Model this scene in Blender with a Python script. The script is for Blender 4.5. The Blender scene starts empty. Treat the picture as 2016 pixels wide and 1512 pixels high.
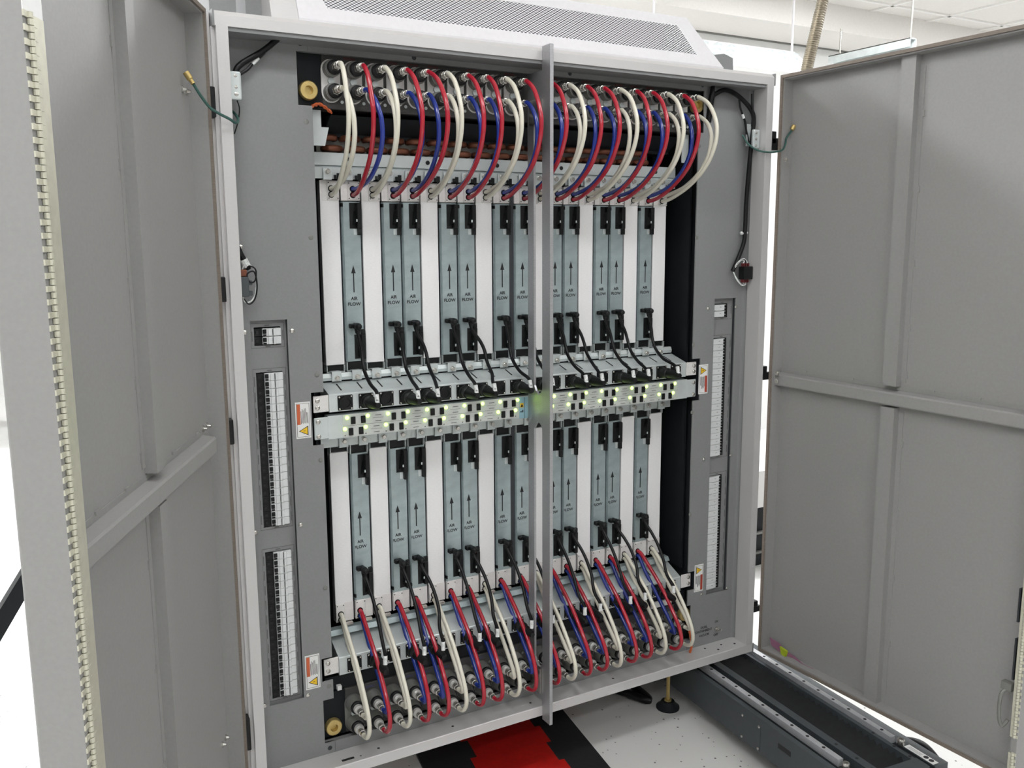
import bpy, bmesh, math, random
from mathutils import Vector, Matrix
random.seed(7)
SC = bpy.context.scene
COL = SC.collection
FLOOR = -1.04            # floor height; z = 0 is the middle of the cabinet front
TOPZ, BOTZ = .8423, -.8423

# ------------------------------------------------------------------ camera
cd = bpy.data.cameras.new('camera'); cam = bpy.data.objects.new('camera', cd); COL.objects.link(cam)
cd.sensor_width = 36; cd.lens = 31.563; cd.clip_start = .05; cd.clip_end = 60
Rw = ((.8713, -.4907, -.0057), (-.0823, -.1347, -.9875), (.4838, .8608, -.1577))   # world -> camera axes (right, down, forward)
cam.matrix_world = Matrix.Translation((-1.1509, -1.8925, .4018)) @ Matrix(((Rw[0][0], -Rw[1][0], -Rw[2][0]), (Rw[0][1], -Rw[1][1], -Rw[2][1]), (Rw[0][2], -Rw[1][2], -Rw[2][2]))).to_4x4()
SC.camera = cam
# ------------------------------------------------------------------ light
w = bpy.data.worlds.new('lab_ambient'); SC.world = w; w.use_nodes = True
w.node_tree.nodes['Background'].inputs[0].default_value = (.95, .98, 1, 1)
w.node_tree.nodes['Background'].inputs[1].default_value = .06
CEIL = 1.96
LAMPS = [(-3.3, -1.2, 0), (-1.1, -1.2, 0), (1.1, -1.2, 0), (-2.2, -2.3, 0), (-3.3, -3.4, 0), (-1.1, -3.4, 0), (1.1, -3.4, 0),  # row farthest from the cabinet front: unseen, added for more frontal light
         (-3.3, 1.5, 1), (-1.1, 1.5, 1), (1.1, 1.5, 1), (3.3, 1.5, 1), (5.6, 1.2, 1), (-3.3, 3.7, 1), (-5.5, 3.7, 1), (-1.1, 3.7, 1), (-3.3, 5.9, 1), (-1.1, 5.9, 1)]
LAMP_E = (16.5, 46.0)       # front aisle, rear lab
SC.view_settings.view_transform = 'Standard'; SC.view_settings.look = 'None'
SC.view_settings.exposure = 0.0; SC.view_settings.gamma = 1.0; SC.view_settings.use_curve_mapping = False

# ------------------------------------------------------------------ materials
def lin(c):
    return tuple((v / 12.92 if v <= .04045 else ((v + .055) / 1.055) ** 2.4) for v in c)
def mat(name, rgb, rough=.5, metal=0., noise=.06, nscale=40., stretch=(1, 1, 1), emit=0., bump=0., coat=0., spec=None):
    """rgb 0-255 sRGB albedo; a little procedural variation in tone and gloss"""
    m = bpy.data.materials.new(name); m.use_nodes = True
    nt = m.node_tree; b = nt.nodes['Principled BSDF']
    base = lin([c / 255 for c in rgb])
    b.inputs['Roughness'].default_value = rough; b.inputs['Metallic'].default_value = metal
    if spec is not None: b.inputs['Specular IOR Level'].default_value = spec
    if coat: b.inputs['Coat Weight'].default_value = coat
    tc = nt.nodes.new('ShaderNodeTexCoord'); mp = nt.nodes.new('ShaderNodeMapping'); mp.inputs['Scale'].default_value = stretch
    nz = nt.nodes.new('ShaderNodeTexNoise'); nz.inputs['Scale'].default_value = nscale; nz.inputs['Detail'].default_value = 3
    nt.links.new(tc.outputs['Object'], mp.inputs[0]); nt.links.new(mp.outputs[0], nz.inputs['Vector'])
    rp = nt.nodes.new('ShaderNodeValToRGB')
    rp.color_ramp.elements[0].position = .3; rp.color_ramp.elements[1].position = .7
    rp.color_ramp.elements[0].color = (*[max(0, c * (1 - noise)) for c in base], 1)
    rp.color_ramp.elements[1].color = (*[min(1, c * (1 + noise)) for c in base], 1)
    nt.links.new(nz.outputs['Fac'], rp.inputs[0]); nt.links.new(rp.outputs[0], b.inputs['Base Color'])
    if bump:
        bp = nt.nodes.new('ShaderNodeBump'); bp.inputs['Strength'].default_value = bump; bp.inputs['Distance'].default_value = .002
        nt.links.new(nz.outputs['Fac'], bp.inputs['Height']); nt.links.new(bp.outputs[0], b.inputs['Normal'])
    if emit:
        b.inputs['Emission Color'].default_value = (*base, 1); b.inputs['Emission Strength'].default_value = emit
    return m
M = dict(
 paint=mat('grey_powder_coat', (132, 133, 133), .55, 0, .03, 220, bump=.06),
 doorpaint=mat('door_grey_paint', (152, 151, 149), .5, 0, .03, 160, bump=.05),
 frame=mat('satin_frame_aluminium', (205, 203, 202), .42, .25, .04, 60, (1, 60, 60)),
 brushed=mat('brushed_aluminium', (178, 178, 180), .38, .75, .16, 25, (4, 4, 90), bump=.15),
 hood=mat('white_hood_paint', (222, 220, 222), .45, 0, .02, 100),
 white=mat('brushed_white_panel', (234, 233, 232), .4, .0, .035, 130, (1, 1, 6), bump=.08),
 zinc=mat('bluish_galvanised_steel', (160, 173, 174), .36, .35, .12, 22, (1, 1, 2)),
 zincl=mat('pale_galvanised_steel', (205, 212, 211), .42, .4, .07, 25),
 block=mat('anodised_block', (226, 223, 220), .5, .2, .04, 120),
 black=mat('black_plastic', (18, 19, 20), .45, 0, .1, 60, spec=.3),
 matteblack=mat('matt_black_paint', (26, 29, 32), .6, 0, .1, 30, spec=.25),
 dark=mat('dark_chassis', (46, 49, 53), .55, 0, .08, 20),
 manifold=mat('dark_anodised_manifold', (74, 73, 72), .5, .3, .08, 60),
 valve=mat('grey_valve_body', (124, 124, 120), .42, .15, .06, 60),
 valvewhite=mat('pale_valve_collar', (196, 194, 189), .45, .1, .04, 60),
 steel=mat('bright_steel', (200, 198, 192), .25, .9, .08, 50),
 brass=mat('brass', (202, 178, 116), .4, .7, .12, 40),
 copper=mat('old_copper', (120, 74, 55), .45, .6, .2, 60),
 hosewhite=mat('ivory_hose', (222, 218, 201), .28, 0, .02, 60, coat=.3),
 hosered=mat('red_hose', (172, 28, 48), .22, 0, .05, 60, coat=.4),
 hoseblue=mat('blue_hose', (30, 52, 138), .22, 0, .06, 60, coat=.4),
 cable=mat('black_cable_jacket', (14, 14, 16), .4, 0, .1, 60, spec=.3),
 sleeve=mat('printed_cable_sleeve', (215, 217, 215), .5, 0, .25, 140),
 breaker=mat('breaker_plastic', (214, 216, 216), .45, 0, .02, 60),
 ink=mat('black_ink', (22, 22, 24), .6, 0, .05, 60),
 greyink=mat('grey_ink', (92, 92, 92), .6, 0, .05, 60),
 redink=mat('red_ink', (105, 40, 42), .6, 0, .05, 60),
 blueink=mat('violet_ink', (70, 72, 120), .6, 0, .05, 60),
 labelwhite=mat('label_paper', (232, 232, 230), .5, 0, .02, 60),
 orange=mat('warning_orange', (200, 98, 58), .5, 0, .03, 60),
 red=mat('warning_red', (168, 64, 46), .5, 0, .03, 60),
 yellow=mat('warning_yellow', (240, 196, 40), .5, 0, .03, 60),
 led=mat('green_led', (190, 244, 84), .3, 0, .0, 60, emit=9),
 ledfoil=mat('indicator_overlay', (200, 203, 199), .4, .15, .04, 80),
 bluefoil=mat('pale_blue_sticker', (150, 188, 200), .5, 0, .05, 60),
 gasket=mat('brown_gasket', (126, 116, 106), .7, 0, .12, 60, (1, 1, 8)),
 hinge=mat('cream_hinge_metal', (208, 206, 188), .45, .35, .06, 60),
 rail=mat('ground_rail_steel', (215, 216, 219), .3, .55, .05, 60),
 base=mat('slate_base_paint', (68, 73, 76), .5, 0, .06, 40),
 bellows=mat('black_bellows', (33, 34, 35), .7, 0, .2, 60),
 orangewire=mat('orange_wire', (196, 96, 52), .45, 0, .06, 60),
 greenwire=mat('green_wire', (52, 92, 84), .45, 0, .06, 60),
 matred=mat('red_rubber', (178, 22, 14), .5, 0, .12, 60, bump=.3),
 matblack=mat('black_rubber', (30, 31, 32), .6, 0, .12, 60, bump=.3),
 duct=mat('flexible_duct_metal', (150, 142, 126), .3, .85, .1, 30),
 pink=mat('pink_film', (150, 104, 128), .4, 0, .1, 40),
 lime=mat('lime_tape', (178, 196, 40), .5, 0, .06, 40),
)
def floor_mat():
    m = mat('speckled_vinyl', (222, 221, 218), .38, 0, .04, 3)
    nt = m.node_tree; b = nt.nodes['Principled BSDF']
    tc = [n for n in nt.nodes if n.type == 'TEX_COORD'][0]
    rp = [n for n in nt.nodes if n.type == 'VALTORGB'][0]
    vo = nt.nodes.new('ShaderNodeTexVoronoi'); vo.inputs['Scale'].default_value = 34
    nz = nt.nodes.new('ShaderNodeTexNoise'); nz.inputs['Scale'].default_value = 9
    nt.links.new(tc.outputs['Object'], vo.inputs['Vector']); nt.links.new(tc.outputs['Object'], nz.inputs['Vector'])
    ad = nt.nodes.new('ShaderNodeMath'); ad.operation = 'MULTIPLY_ADD'; ad.inputs[1].default_value = -.22; ad.inputs[2].default_value = .2
    nt.links.new(nz.outputs['Fac'], ad.inputs[0])
    lt = nt.nodes.new('ShaderNodeMath'); lt.operation = 'LESS_THAN'; nt.links.new(vo.outputs['Distance'], lt.inputs[0]); nt.links.new(ad.outputs[0], lt.inputs[1])
    mx = nt.nodes.new('ShaderNodeMix'); mx.data_type = 'RGBA'
    nt.links.new(lt.outputs[0], mx.inputs[0]); nt.links.new(rp.outputs[0], mx.inputs[6]); mx.inputs[7].default_value = (.16, .15, .14, 1)
    nt.links.new(mx.outputs[2], b.inputs['Base Color'])
    return m
def perforated_mat():
    """staggered round holes cut through the sheet"""
    m = bpy.data.materials.new('perforated_white_sheet'); m.use_nodes = True
    nt = m.node_tree; N = nt.nodes; L = nt.links; b = N['Principled BSDF']
    b.inputs['Base Color'].default_value = (*lin((.86, .86, .87)), 1); b.inputs['Roughness'].default_value = .45
    uv = N.new('ShaderNodeTexCoord'); sp = N.new('ShaderNodeSeparateXYZ'); L.new(uv.outputs['UV'], sp.inputs[0])
    def mth(op, a, c=None, v=None):
        n = N.new('ShaderNodeMath'); n.operation = op; L.new(a, n.inputs[0])
        if c is not None: L.new(c, n.inputs[1])
        if v is not None: n.inputs[1].default_value = v
        return n.outputs[0]
    def grid(off):
        x = mth('SUBTRACT', mth('FRACT', mth('ADD', sp.outputs[0], v=off)), v=.5)
        y = mth('MULTIPLY', mth('SUBTRACT', mth('FRACT', mth('ADD', sp.outputs[1], v=off)), v=.5), v=1.7)
        return mth('SQRT', mth('ADD', mth('MULTIPLY', x, x), mth('MULTIPLY', y, y)))
    d = mth('MINIMUM', grid(0.), grid(.5))
    hole = mth('LESS_THAN', d, v=.33)
    tr = N.new('ShaderNodeBsdfTransparent'); mx = N.new('ShaderNodeMixShader')
    L.new(hole, mx.inputs[0]); L.new(b.outputs[0], mx.inputs[1]); L.new(tr.outputs[0], mx.inputs[2])
    L.new(mx.outputs[0], N['Material Output'].inputs[0])
    return m

# ------------------------------------------------------------------ mesh helpers
class B:
    """collects shapes into ONE mesh"""
    def __init__(s): s.bm = bmesh.new()
    def box(s, x0, x1, y0, y1, z0, z1):
        x0, x1 = sorted((x0, x1)); y0, y1 = sorted((y0, y1)); z0, z1 = sorted((z0, z1))
        v = [s.bm.verts.new(p) for p in ((x0, y0, z0), (x1, y0, z0), (x1, y1, z0), (x0, y1, z0), (x0, y0, z1), (x1, y0, z1), (x1, y1, z1), (x0, y1, z1))]
        for f in ((0, 3, 2, 1), (4, 5, 6, 7), (0, 1, 5, 4), (1, 2, 6, 5), (2, 3, 7, 6), (3, 0, 4, 7)): s.bm.faces.new([v[i] for i in f])
        return s
    def bbox(s, x0, x1, y0, y1, z0, z1, bev=.002, seg=2):
        n0 = set(s.bm.edges); s.box(x0, x1, y0, y1, z0, z1)
        es = [e for e in s.bm.edges if e not in n0]
        bmesh.ops.bevel(s.bm, geom=es, offset=bev, segments=seg, affect='EDGES', profile=.5)
        return s
    def hexa(s, p):      # 8 corners, bottom ring then top ring
        v = [s.bm.verts.new(q) for q in p]
        for f in ((0, 3, 2, 1), (4, 5, 6, 7), (0, 1, 5, 4), (1, 2, 6, 5), (2, 3, 7, 6), (3, 0, 4, 7)): s.bm.faces.new([v[i] for i in f])
        return s
    def prism(s, poly, d):    # 3-D polygon extruded by vector d
        d = Vector(d); a = [s.bm.verts.new(p) for p in poly]; b = [s.bm.verts.new(Vector(p) + d) for p in poly]
        n = len(a); s.bm.faces.new(a[::-1]); s.bm.faces.new(b)
        for i in range(n): s.bm.faces.new((a[i], a[(i + 1) % n], b[(i + 1) % n], b[i]))
        return s
    def quad(s, *p):
        s.bm.faces.new([s.bm.verts.new(q) for q in p]); return s
    def lathe(s, p0, p1, prof, n=16):
        """prof: list of (t along p0->p1 in metres, radius)"""
        p0 = Vector(p0); ax = (Vector(p1) - p0).normalized()
        u = ax.orthogonal().normalized(); w_ = ax.cross(u); rings = []
        for t, r in prof:
            c = p0 + ax * t
            rings.append([s.bm.verts.new(c + (u * math.cos(2 * math.pi * k / n) + w_ * math.sin(2 * math.pi * k / n)) * max(r, 1e-5)) for k in range(n)])
        for a, b in zip(rings, rings[1:]):
            for k in range(n): s.bm.faces.new((a[k], a[(k + 1) % n], b[(k + 1) % n], b[k]))
        s.bm.faces.new(rings[0][::-1]); s.bm.faces.new(rings[-1])
        return s
    def cyl(s, p0, p1, r, n=14, r2=None):
        return s.lathe(p0, p1, [(0, r), ((Vector(p1) - Vector(p0)).length, r if r2 is None else r2)], n)
    def dome(s, c, d, r, h, n=12):    # rounded screw head at c pointing along d
        c = Vector(c); d = Vector(d).normalized()
        return s.lathe(c, c + d, [(0, r), (h * .5, r * .93), (h * .85, r * .6), (h, r * .3)], n)
    def ring(s, c, d, r1, r2, h, n=18):
        c = Vector(c); d = Vector(d).normalized()
        return s.lathe(c, c + d, [(0, r1), (0, r2), (h, r2), (h, r1), (h * .2, r1)], n)
    def tube(s, pts, r, n=10, sub=6, straight=False):
        pts = [Vector(p) for p in pts]
        if straight: q = pts
        else:
            P = [pts[0] * 2 - pts[1]] + pts + [pts[-1] * 2 - pts[-2]]; q = []
            for i in range(1, len(P) - 2):
                for k in range(sub):
                    t = k / sub; a, b, c, d = P[i - 1], P[i], P[i + 1], P[i + 2]
                    q.append(.5 * ((2 * b) + (c - a) * t + (2 * a - 5 * b + 4 * c - d) * t * t + (3 * b - a - 3 * c + d) * t ** 3))
            q.append(pts[-1])
        u = None; rings = []
        for i, p in enumerate(q):
            t = (q[min(i + 1, len(q) - 1)] - q[max(i - 1, 0)]).normalized()
            u = t.orthogonal().normalized() if u is None else (u - t * u.dot(t)).normalized()
            w_ = t.cross(u); rr = r[i] if isinstance(r, list) else r
            rings.append([s.bm.verts.new(p + (u * math.cos(2 * math.pi * k / n) + w_ * math.sin(2 * math.pi * k / n)) * rr) for k in range(n)])
        for a, b in zip(rings, rings[1:]):
            for k in range(n): s.bm.faces.new((a[k], a[(k + 1) % n], b[(k + 1) % n], b[k]))
        s.bm.faces.new(rings[0][::-1]); s.bm.faces.new(rings[-1])
        return s
    def build(s, name, m, parent=None, smooth=False, local=False):
        bmesh.ops.recalc_face_normals(s.bm, faces=s.bm.faces[:])
        if parent is not None and not local:
            o_ = Vector((0, 0, 0)); q = parent
            while q is not None: o_ += q.location; q = q.parent
            for v in s.bm.verts: v.co -= o_
        me = bpy.data.meshes.new(name); s.bm.to_mesh(me); s.bm.free()
        if smooth:
            for p in me.polygons: p.use_smooth = True
            try: me.set_sharp_from_angle(angle=math.radians(40))
            except Exception: pass
        ms = m if isinstance(m, (list, tuple)) else [m]
        for k in ms: me.materials.append(M[k] if isinstance(k, str) else k)
        ob = bpy.data.objects.new(name, me); COL.objects.link(ob); ob.parent = parent
        return ob
def thing(name, label, cat, loc=(0, 0, 0), group=None, rz=0):
    o = bpy.data.objects.new(name, None); COL.objects.link(o); o.location = loc; o.rotation_euler = (0, 0, rz)
    o.empty_display_size = .05; o['label'] = label; o['category'] = cat
    if group: o['group'] = group
    return o
def tag(o, label, cat, group=None):
    o['label'] = label; o['category'] = cat
    if group: o['group'] = group
    return o
def struct(o): o['kind'] = 'structure'; return o
def tree(o): return [(c, [g for g in o_children[c.name]]) for c in o_children[o.name]]
def copy_thing(root, loc, label, group=None):
    r = root.copy(); COL.objects.link(r); r.location = loc; r['label'] = label
    if group: r['group'] = group
    for ch in list(root.children):
        c = ch.copy(); COL.objects.link(c); c.parent = r
        for g in list(ch.children):
            d = g.copy(); COL.objects.link(d); d.parent = c
    return r
_tx = {}
def text_bm(bmo, txt, origin, right, up, width=None, height=None, lift=None, bold=.026):
    """adds flat lettering to a B; origin = centre of the text block"""
    key = (txt, bold)
    if key not in _tx:
        cu = bpy.data.curves.new('lettering', 'FONT'); cu.body = txt; cu.align_x = 'CENTER'; cu.offset = bold; cu.resolution_u = 3; cu.space_line = .95
        ob = bpy.data.objects.new('lettering', cu); COL.objects.link(ob)
        dg = bpy.context.evaluated_depsgraph_get(); dg.update()
        me = ob.evaluated_get(dg).to_mesh()
        vs = [v.co.copy() for v in me.vertices]; fs = [list(p.vertices) for p in me.polygons]
        ob.evaluated_get(dg).to_mesh_clear(); bpy.data.objects.remove(ob); bpy.data.curves.remove(cu)
        x0, x1 = min(v.x for v in vs), max(v.x for v in vs); y0, y1 = min(v.y for v in vs), max(v.y for v in vs)
        _tx[key] = ([((v.x - (x0 + x1) / 2), (v.y - (y0 + y1) / 2)) for v in vs], fs, x1 - x0, y1 - y0)
    vs, fs, W, H = _tx[key]
    sx = (width / W) if width else height / H; sy = (height / H) if height else sx
    R_, U_, O_ = Vector(right), Vector(up), Vector(origin)
    nv = [bmo.bm.verts.new(O_ + R_ * (x * sx) + U_ * (y * sy)) for x, y in vs]
    for f in fs:
        try: bmo.bm.faces.new([nv[i] for i in f])
        except ValueError: pass
ORD = 'first second third fourth fifth sixth seventh eighth ninth tenth eleventh twelfth thirteenth fourteenth fifteenth sixteenth seventeenth eighteenth nineteenth twentieth'.split()
PAT = 'WRWRRWRRWRRWRRWRRWRW'                       # W = white-faced module, R = zinc module with the arrow
def mod_x(i): return -.506 + .05 * i if i < 10 else .0043 + .05 * (i - 10)      # left edge of module i
def valve_x(i): return -.4915 + .0505 * i if i < 10 else .4915 - .0505 * (19 - i)
def sock_x(i): return -.487 + .0505 * i if i < 10 else .487 - .0505 * (19 - i)

# ================================================================== room
CAB_Y0 = 0.0
struct(B().box(-7, 7, -6, 8, FLOOR - .05, FLOOR).build('floor', floor_mat()))
def ceiling_mat():
    m = mat('ceiling_tile', (230, 227, 222), .8, 0, .02, 60)
    return m
M['ceil'] = ceiling_mat(); M['wall'] = mat('lab_wall_paint', (226, 226, 224), .7, 0, .02, 8)
M['lamp0'] = mat('lamp_diffuser', (250, 252, 255), .5, 0, 0, 8, emit=LAMP_E[0]); M['lamp1'] = mat('lamp_diffuser_bright', (250, 252, 255), .5, 0, 0, 8, emit=LAMP_E[1])
M['grid'] = mat('ceiling_grid_white', (238, 236, 232), .6, 0, .02, 60)
b = B(); b.box(-7, 7, -6, 8, CEIL + .012, CEIL + .06)
struct(b.build('ceiling', 'ceil'))
g = B()                                                     # tile grid: thin T-bars under the tiles
for k in range(-11, 12): g.box(k * .61 - .012, k * .61 + .012, -6, 8, CEIL, CEIL + .012)
for k in range(-9, 13): g.box(-7, 7, k * .61 - .012, k * .61 + .012, CEIL, CEIL + .012)
struct(g.build('trim_1', 'grid'))
struct(B().box(-7, 7, 8, 8.1, FLOOR, CEIL + .06).build('wall_back', 'wall'))
struct(B().box(1.4, 7, 3.05, 3.15, FLOOR, 1.80).build('wall_partition', 'wall'))
struct(B().box(-7, 7, 2.62, 3.17, 1.80, CEIL + .012).build('trim_2', 'ceil'))
struct(B().box(1.4, 7, 3.04, 3.05, 1.789, 1.80).build('trim_3', 'valve'))
struct(B().box(-7.1, -7, -6, 8, FLOOR, CEIL + .06).build('wall_left', 'wall'))
struct(B().box(7, 7.1, -6, 8, FLOOR, CEIL + .06).build('wall_right', 'wall'))
struct(B().box(-7, 7, -6.1, -6, FLOOR, CEIL + .06).build('wall_front', 'wall'))
for x, y, k in LAMPS:
    t = thing('ceiling_light', 'flat white ceiling light panel in the tile grid', 'ceiling light', (x, y, CEIL - .03), 'ceiling light panels')
    B().box(x - .6, x + .6, y - .15, y + .15, CEIL - .02, CEIL - .014).build('diffuser', 'lamp%d' % k, t)
    B().box(x - .62, x + .62, y - .17, y + .17, CEIL - .014, CEIL).build('lamp_frame', 'grid', t)

# ================================================================== cabinet
cab = thing('equipment_cabinet', 'tall grey open equipment cabinet with aluminium frame, both doors swung wide', 'cabinet', (0, 0, BOTZ))
def part(bb, name, m, **k): return bb.build(name, m, cab, **k)
r = B().prism([(-.75, 0, .822), (-.75, 0, TOPZ), (-.75, .008, .8515), (-.75, .06, .8515), (-.75, .06, .822)], (1.5, 0, 0))
top_rail = part(r, 'frame_rail', 'frame')
for s in (-1, 1):
    B().box(s * .7505, s * .754, -.001, .06, .821, .8525).build('end_cap', 'paint', top_rail)
bot_rail = part(B().prism([(-.75, 0, BOTZ), (-.75, 0, -.8175), (-.75, .002, -.816), (-.75, .07, -.816), (-.75, .07, BOTZ)], (1.5, 0, 0)), 'frame_rail', 'frame')
for s in (-1, 1): B().box(s * .7505, s * .754, -.001, .06, -.843, -.816).build('end_cap', 'paint', bot_rail)
# posts: front strip, groove and set-back outer strip
p = B().box(-.748, -.7249, 0, .04, -.816, .822).box(-.756, -.748, .012, .04, -.816, .822).box(-.775, -.756, .022, .05, -.8423, .85)
part(p, 'frame_post', 'frame')
p = B().box(.7249, .749, 0, .05, -.816, .822)
part(p, 'frame_post', 'frame')
# grey liner behind the frame: one sheet each side, with cut-outs for the breaker plates and the chassis
PY, PT = .0654, .004
RX0, RX1, RZ0, RZ1 = .616, .6965, -.6575, .234
def side_panel(s):
    bands = [(.8017, .822, .5458), (.691, .8017, .571 if s < 0 else .5577), (.066, .691, .5405), (-.056, .066, .5695), (-.572, -.056, .545), (-.63, -.572, .571),
             (-.677, -.63, .545), (-.786, -.677, .571 if s < 0 else .5577), (-.816, -.786, .5458)]
    bb = B(); o = .7337
    for z0, z1, xi in bands:
        cuts = sorted({z0, z1} | {z for z in (RZ0, RZ1) if z0 < z < z1})
        for a, c in zip(cuts, cuts[1:]):
            mid = (a + c) / 2
            if RZ0 < mid < RZ1:
                bb.box(s * xi, s * RX0, PY, PY + PT, a, c); bb.box(s * RX1, s * .716, PY, PY + PT, a, c)
            else: bb.box(s * xi, s * .716, PY, PY + PT, a, c)
    # rounded return to the front
    n = 6; R_ = .018
    arc = [(s * (.716 + R_ * math.sin(k / n * math.pi / 2)), PY - R_ + R_ * math.cos(k / n * math.pi / 2)) for k in range(n + 1)] + [(s * .734, .03)]
    for (xa, ya), (xb, yb) in zip(arc, arc[1:]):
        bb.hexa([(xa, ya, -.816), (xb, yb, -.816), (xb + s * .002, yb + .002, -.816), (xa + s * .002, ya + .004, -.816), (xa, ya, .822), (xb, yb, .822), (xb + s * .002, yb + .002, .822), (xa + s * .002, ya + .004, .822)])
    return bb
pl = part(side_panel(-1), 'side_panel', 'paint'); pr = part(side_panel(1), 'side_panel', 'paint')
tp = part(B().box(-.5452, .5452, PY, PY + PT, .8035, .822).box(-.565, .555, PY - .001, PY + .012, .8017, .8035), 'top_panel', 'paint')
bp = part(B().box(-.5452, .5452, PY, PY + PT, -.816, -.7875).box(-.571, .5577, PY - .0015, PY + .012, -.7875, -.786), 'bottom_panel', 'paint')
part(B().box(-.734, .734, .004, .12, .814, .822), 'roof_liner', 'paint')
# breaker plates sunk behind the side panels, with engraved frames round each group of breakers
PLY = .078
GROUPS = [(.180, .2165, 2), (-.232, .117, 20), (-.645, -.294, 20)]     # z0, z1, count
for s, host in ((-1, pl), (1, pr)):
    bb = B(); x0, x1 = s * .612, s * .700
    bx0, bx1 = (-.6865, -.6285) if s < 0 else (.614, .676)
    zs = [-.662] + [z for g_ in GROUPS[::-1] for z in (g_[0] - .002, g_[1] + .002)] + [.238]
    for k in range(0, len(zs), 2): bb.box(x0, x1, PLY, PLY + .003, zs[k], zs[k + 1])
    for k in range(1, len(zs) - 1, 2):
        bb.box(x0, max(bx1, bx0) if s > 0 else bx1, PLY, PLY + .003, zs[k], zs[k + 1]) if False else None
        bb.box(min(x0, x1), bx0, PLY, PLY + .003, zs[k], zs[k + 1]); bb.box(bx1, max(x0, x1), PLY, PLY + .003, zs[k], zs[k + 1])
    plate = part(bb, 'breaker_plate', 'paint')
    ln = B(); fx0, fx1 = (-.694, -.6205) if s < 0 else (.6185, .694)
    for z0, z1, n in GROUPS:
        a, c = z0 - .0075, z1 + .0095
        ln.box(fx0, fx1, PLY - .0004, PLY, a, a + .0009); ln.box(fx0, fx1, PLY - .0004, PLY, c, c + .0009)
        ln.box(fx0, fx0 + .0009, PLY - .0004, PLY, a, c); ln.box(fx1 - .0009, fx1, PLY - .0004, PLY, a, c)
        xm = (fx0 + fx1) / 2
        for z in (z0 - .0045, z1 + .0055): ln.box(xm - .005, xm + .005, PLY - .0004, PLY, z - .0011, z + .0011)
        k = 0
        while k < n:                                  # illegible engraved legends beside each breaker
            z = z1 - (k + 1) * .0175 if n > 2 else z1 - .0175
            for xx in (fx0 + .0026, fx1 - .0038): ln.box(xx, xx + .0016, PLY - .0004, PLY, z - .011, z + .011)
            k += 2
    ln.build('engraved_legend', 'greyink', plate)
    # dark side walls of the recess
    part(B().box(s * RX0, s * (RX0 - .002), PY + PT, PLY, RZ0, RZ1).box(s * RX1, s * (RX1 + .002), PY + PT, PLY, RZ0, RZ1), 'recess_edge', 'dark')
# chassis well behind the panels
for q in ((-.58, -.575, .0705, .42, -.80, .81), (.575, .58, .0705, .42, -.80, .81), (-.58, .58, .42, .425, -.80, .81), (-.58, .58, .0705, .42, .808, .812), (-.58, .58, .0705, .42, -.804, -.80)):
    part(B().box(*q), 'chassis_wall', 'dark')
for q in ((-.552, -.546, .10, .30, -.57, .68), (-.546, -.52, .16, .165, -.57, .68), (.546, .552, .10, .30, -.57, .68), (.52, .546, .24, .245, -.57, .68)):
    part(B().box(*q), 'chassis_side_rail', 'matteblack')
part(B().box(-.0095, .0035, .15, .20, .10, .545).box(-.0095, .0035, .15, .20, -.53, -.08), 'chassis_divider', 'dark')
# screws of the panels
SCRL = [(-.562, .818), (-.555, .657), (-.555, .411), (-.606, .208), (-.554, .106), (-.553, -.091), (-.606, -.236), (-.555, -.398), (-.555, -.644), (-.607, -.653), (-.559, -.802), (-.708, .392), (-.709, .210), (-.709, -.237), (-.709, -.652),
        (-.3, .812), (0.12, .812)]
SCRR = [(.550, .816), (.544, .655), (.543, .407), (.592, .208), (.697, .208), (.542, .107), (.543, -.089), (.592, -.233), (.696, -.234), (.546, -.394), (.598, -.650), (.699, -.652)]
for i, (x, z) in enumerate(SCRL + SCRR):
    dark = z > .8 or z < -.79
    dome = abs(abs(x) - .606) < .02 or abs(x) > .69
    bb = B().dome((x, PY, z), (0, -1, 0), .0052 if dome else .0056, .0032 if dome else .0009)
    part(bb, 'panel_screw', 'dark' if dark else ('steel' if dome else 'valve'), smooth=True)
# centre mullion: flat bar in front, plate with two windows behind
mu = part(B().bbox(-.0012, .0082, -.0374, 0, -.853, .8535, .0006, 1), 'centre_mullion', 'brushed')
pm = B().box(.0008, .0066, .0425, .0715, -.70, .80)                        # strip at the back
pm.box(.0008, .0066, 0, .0425, .735, .80).box(.0008, .0066, 0, .0425, -.051, .017).box(.0008, .0066, 0, .0425, -.80, -.715)
for z0 in (.017, .735, -.051, -.715):                                        # rounded inner corners of the windows
    up = z0 in (.017, -.715); d_ = .022 if up else -.022
    pm.prism([(.0008, .0425, z0), (.0008, .0425, z0 + d_), (.0008, .034, z0 + d_ * .4), (.0008, .0205, z0)], (.0058, 0, 0))
    pm.prism([(.0008, 0, z0), (.0008, 0, z0 + d_), (.0008, .008, z0 + d_ * .4), (.0008, .0205, z0)], (.0058, 0, 0))
pm.build('mullion_plate', 'brushed', mu)
for z0, z1 in ((.678, .735), (-.782, -.712)):
    bb = B().box(-.006, .0008, .004, .05, z0, z1).box(.0066, .0135, .004, .05, z0, z1).box(-.006, .0190, .05, .053, z0, z1)
    bb.dome((.0155, .05, z0 + .015), (0, -1, 0), .003, .002); bb.dome((.0155, .05, z1 - .015), (0, -1, 0), .003, .002)
    bb.build('mullion_bracket', 'steel', mu)
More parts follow.
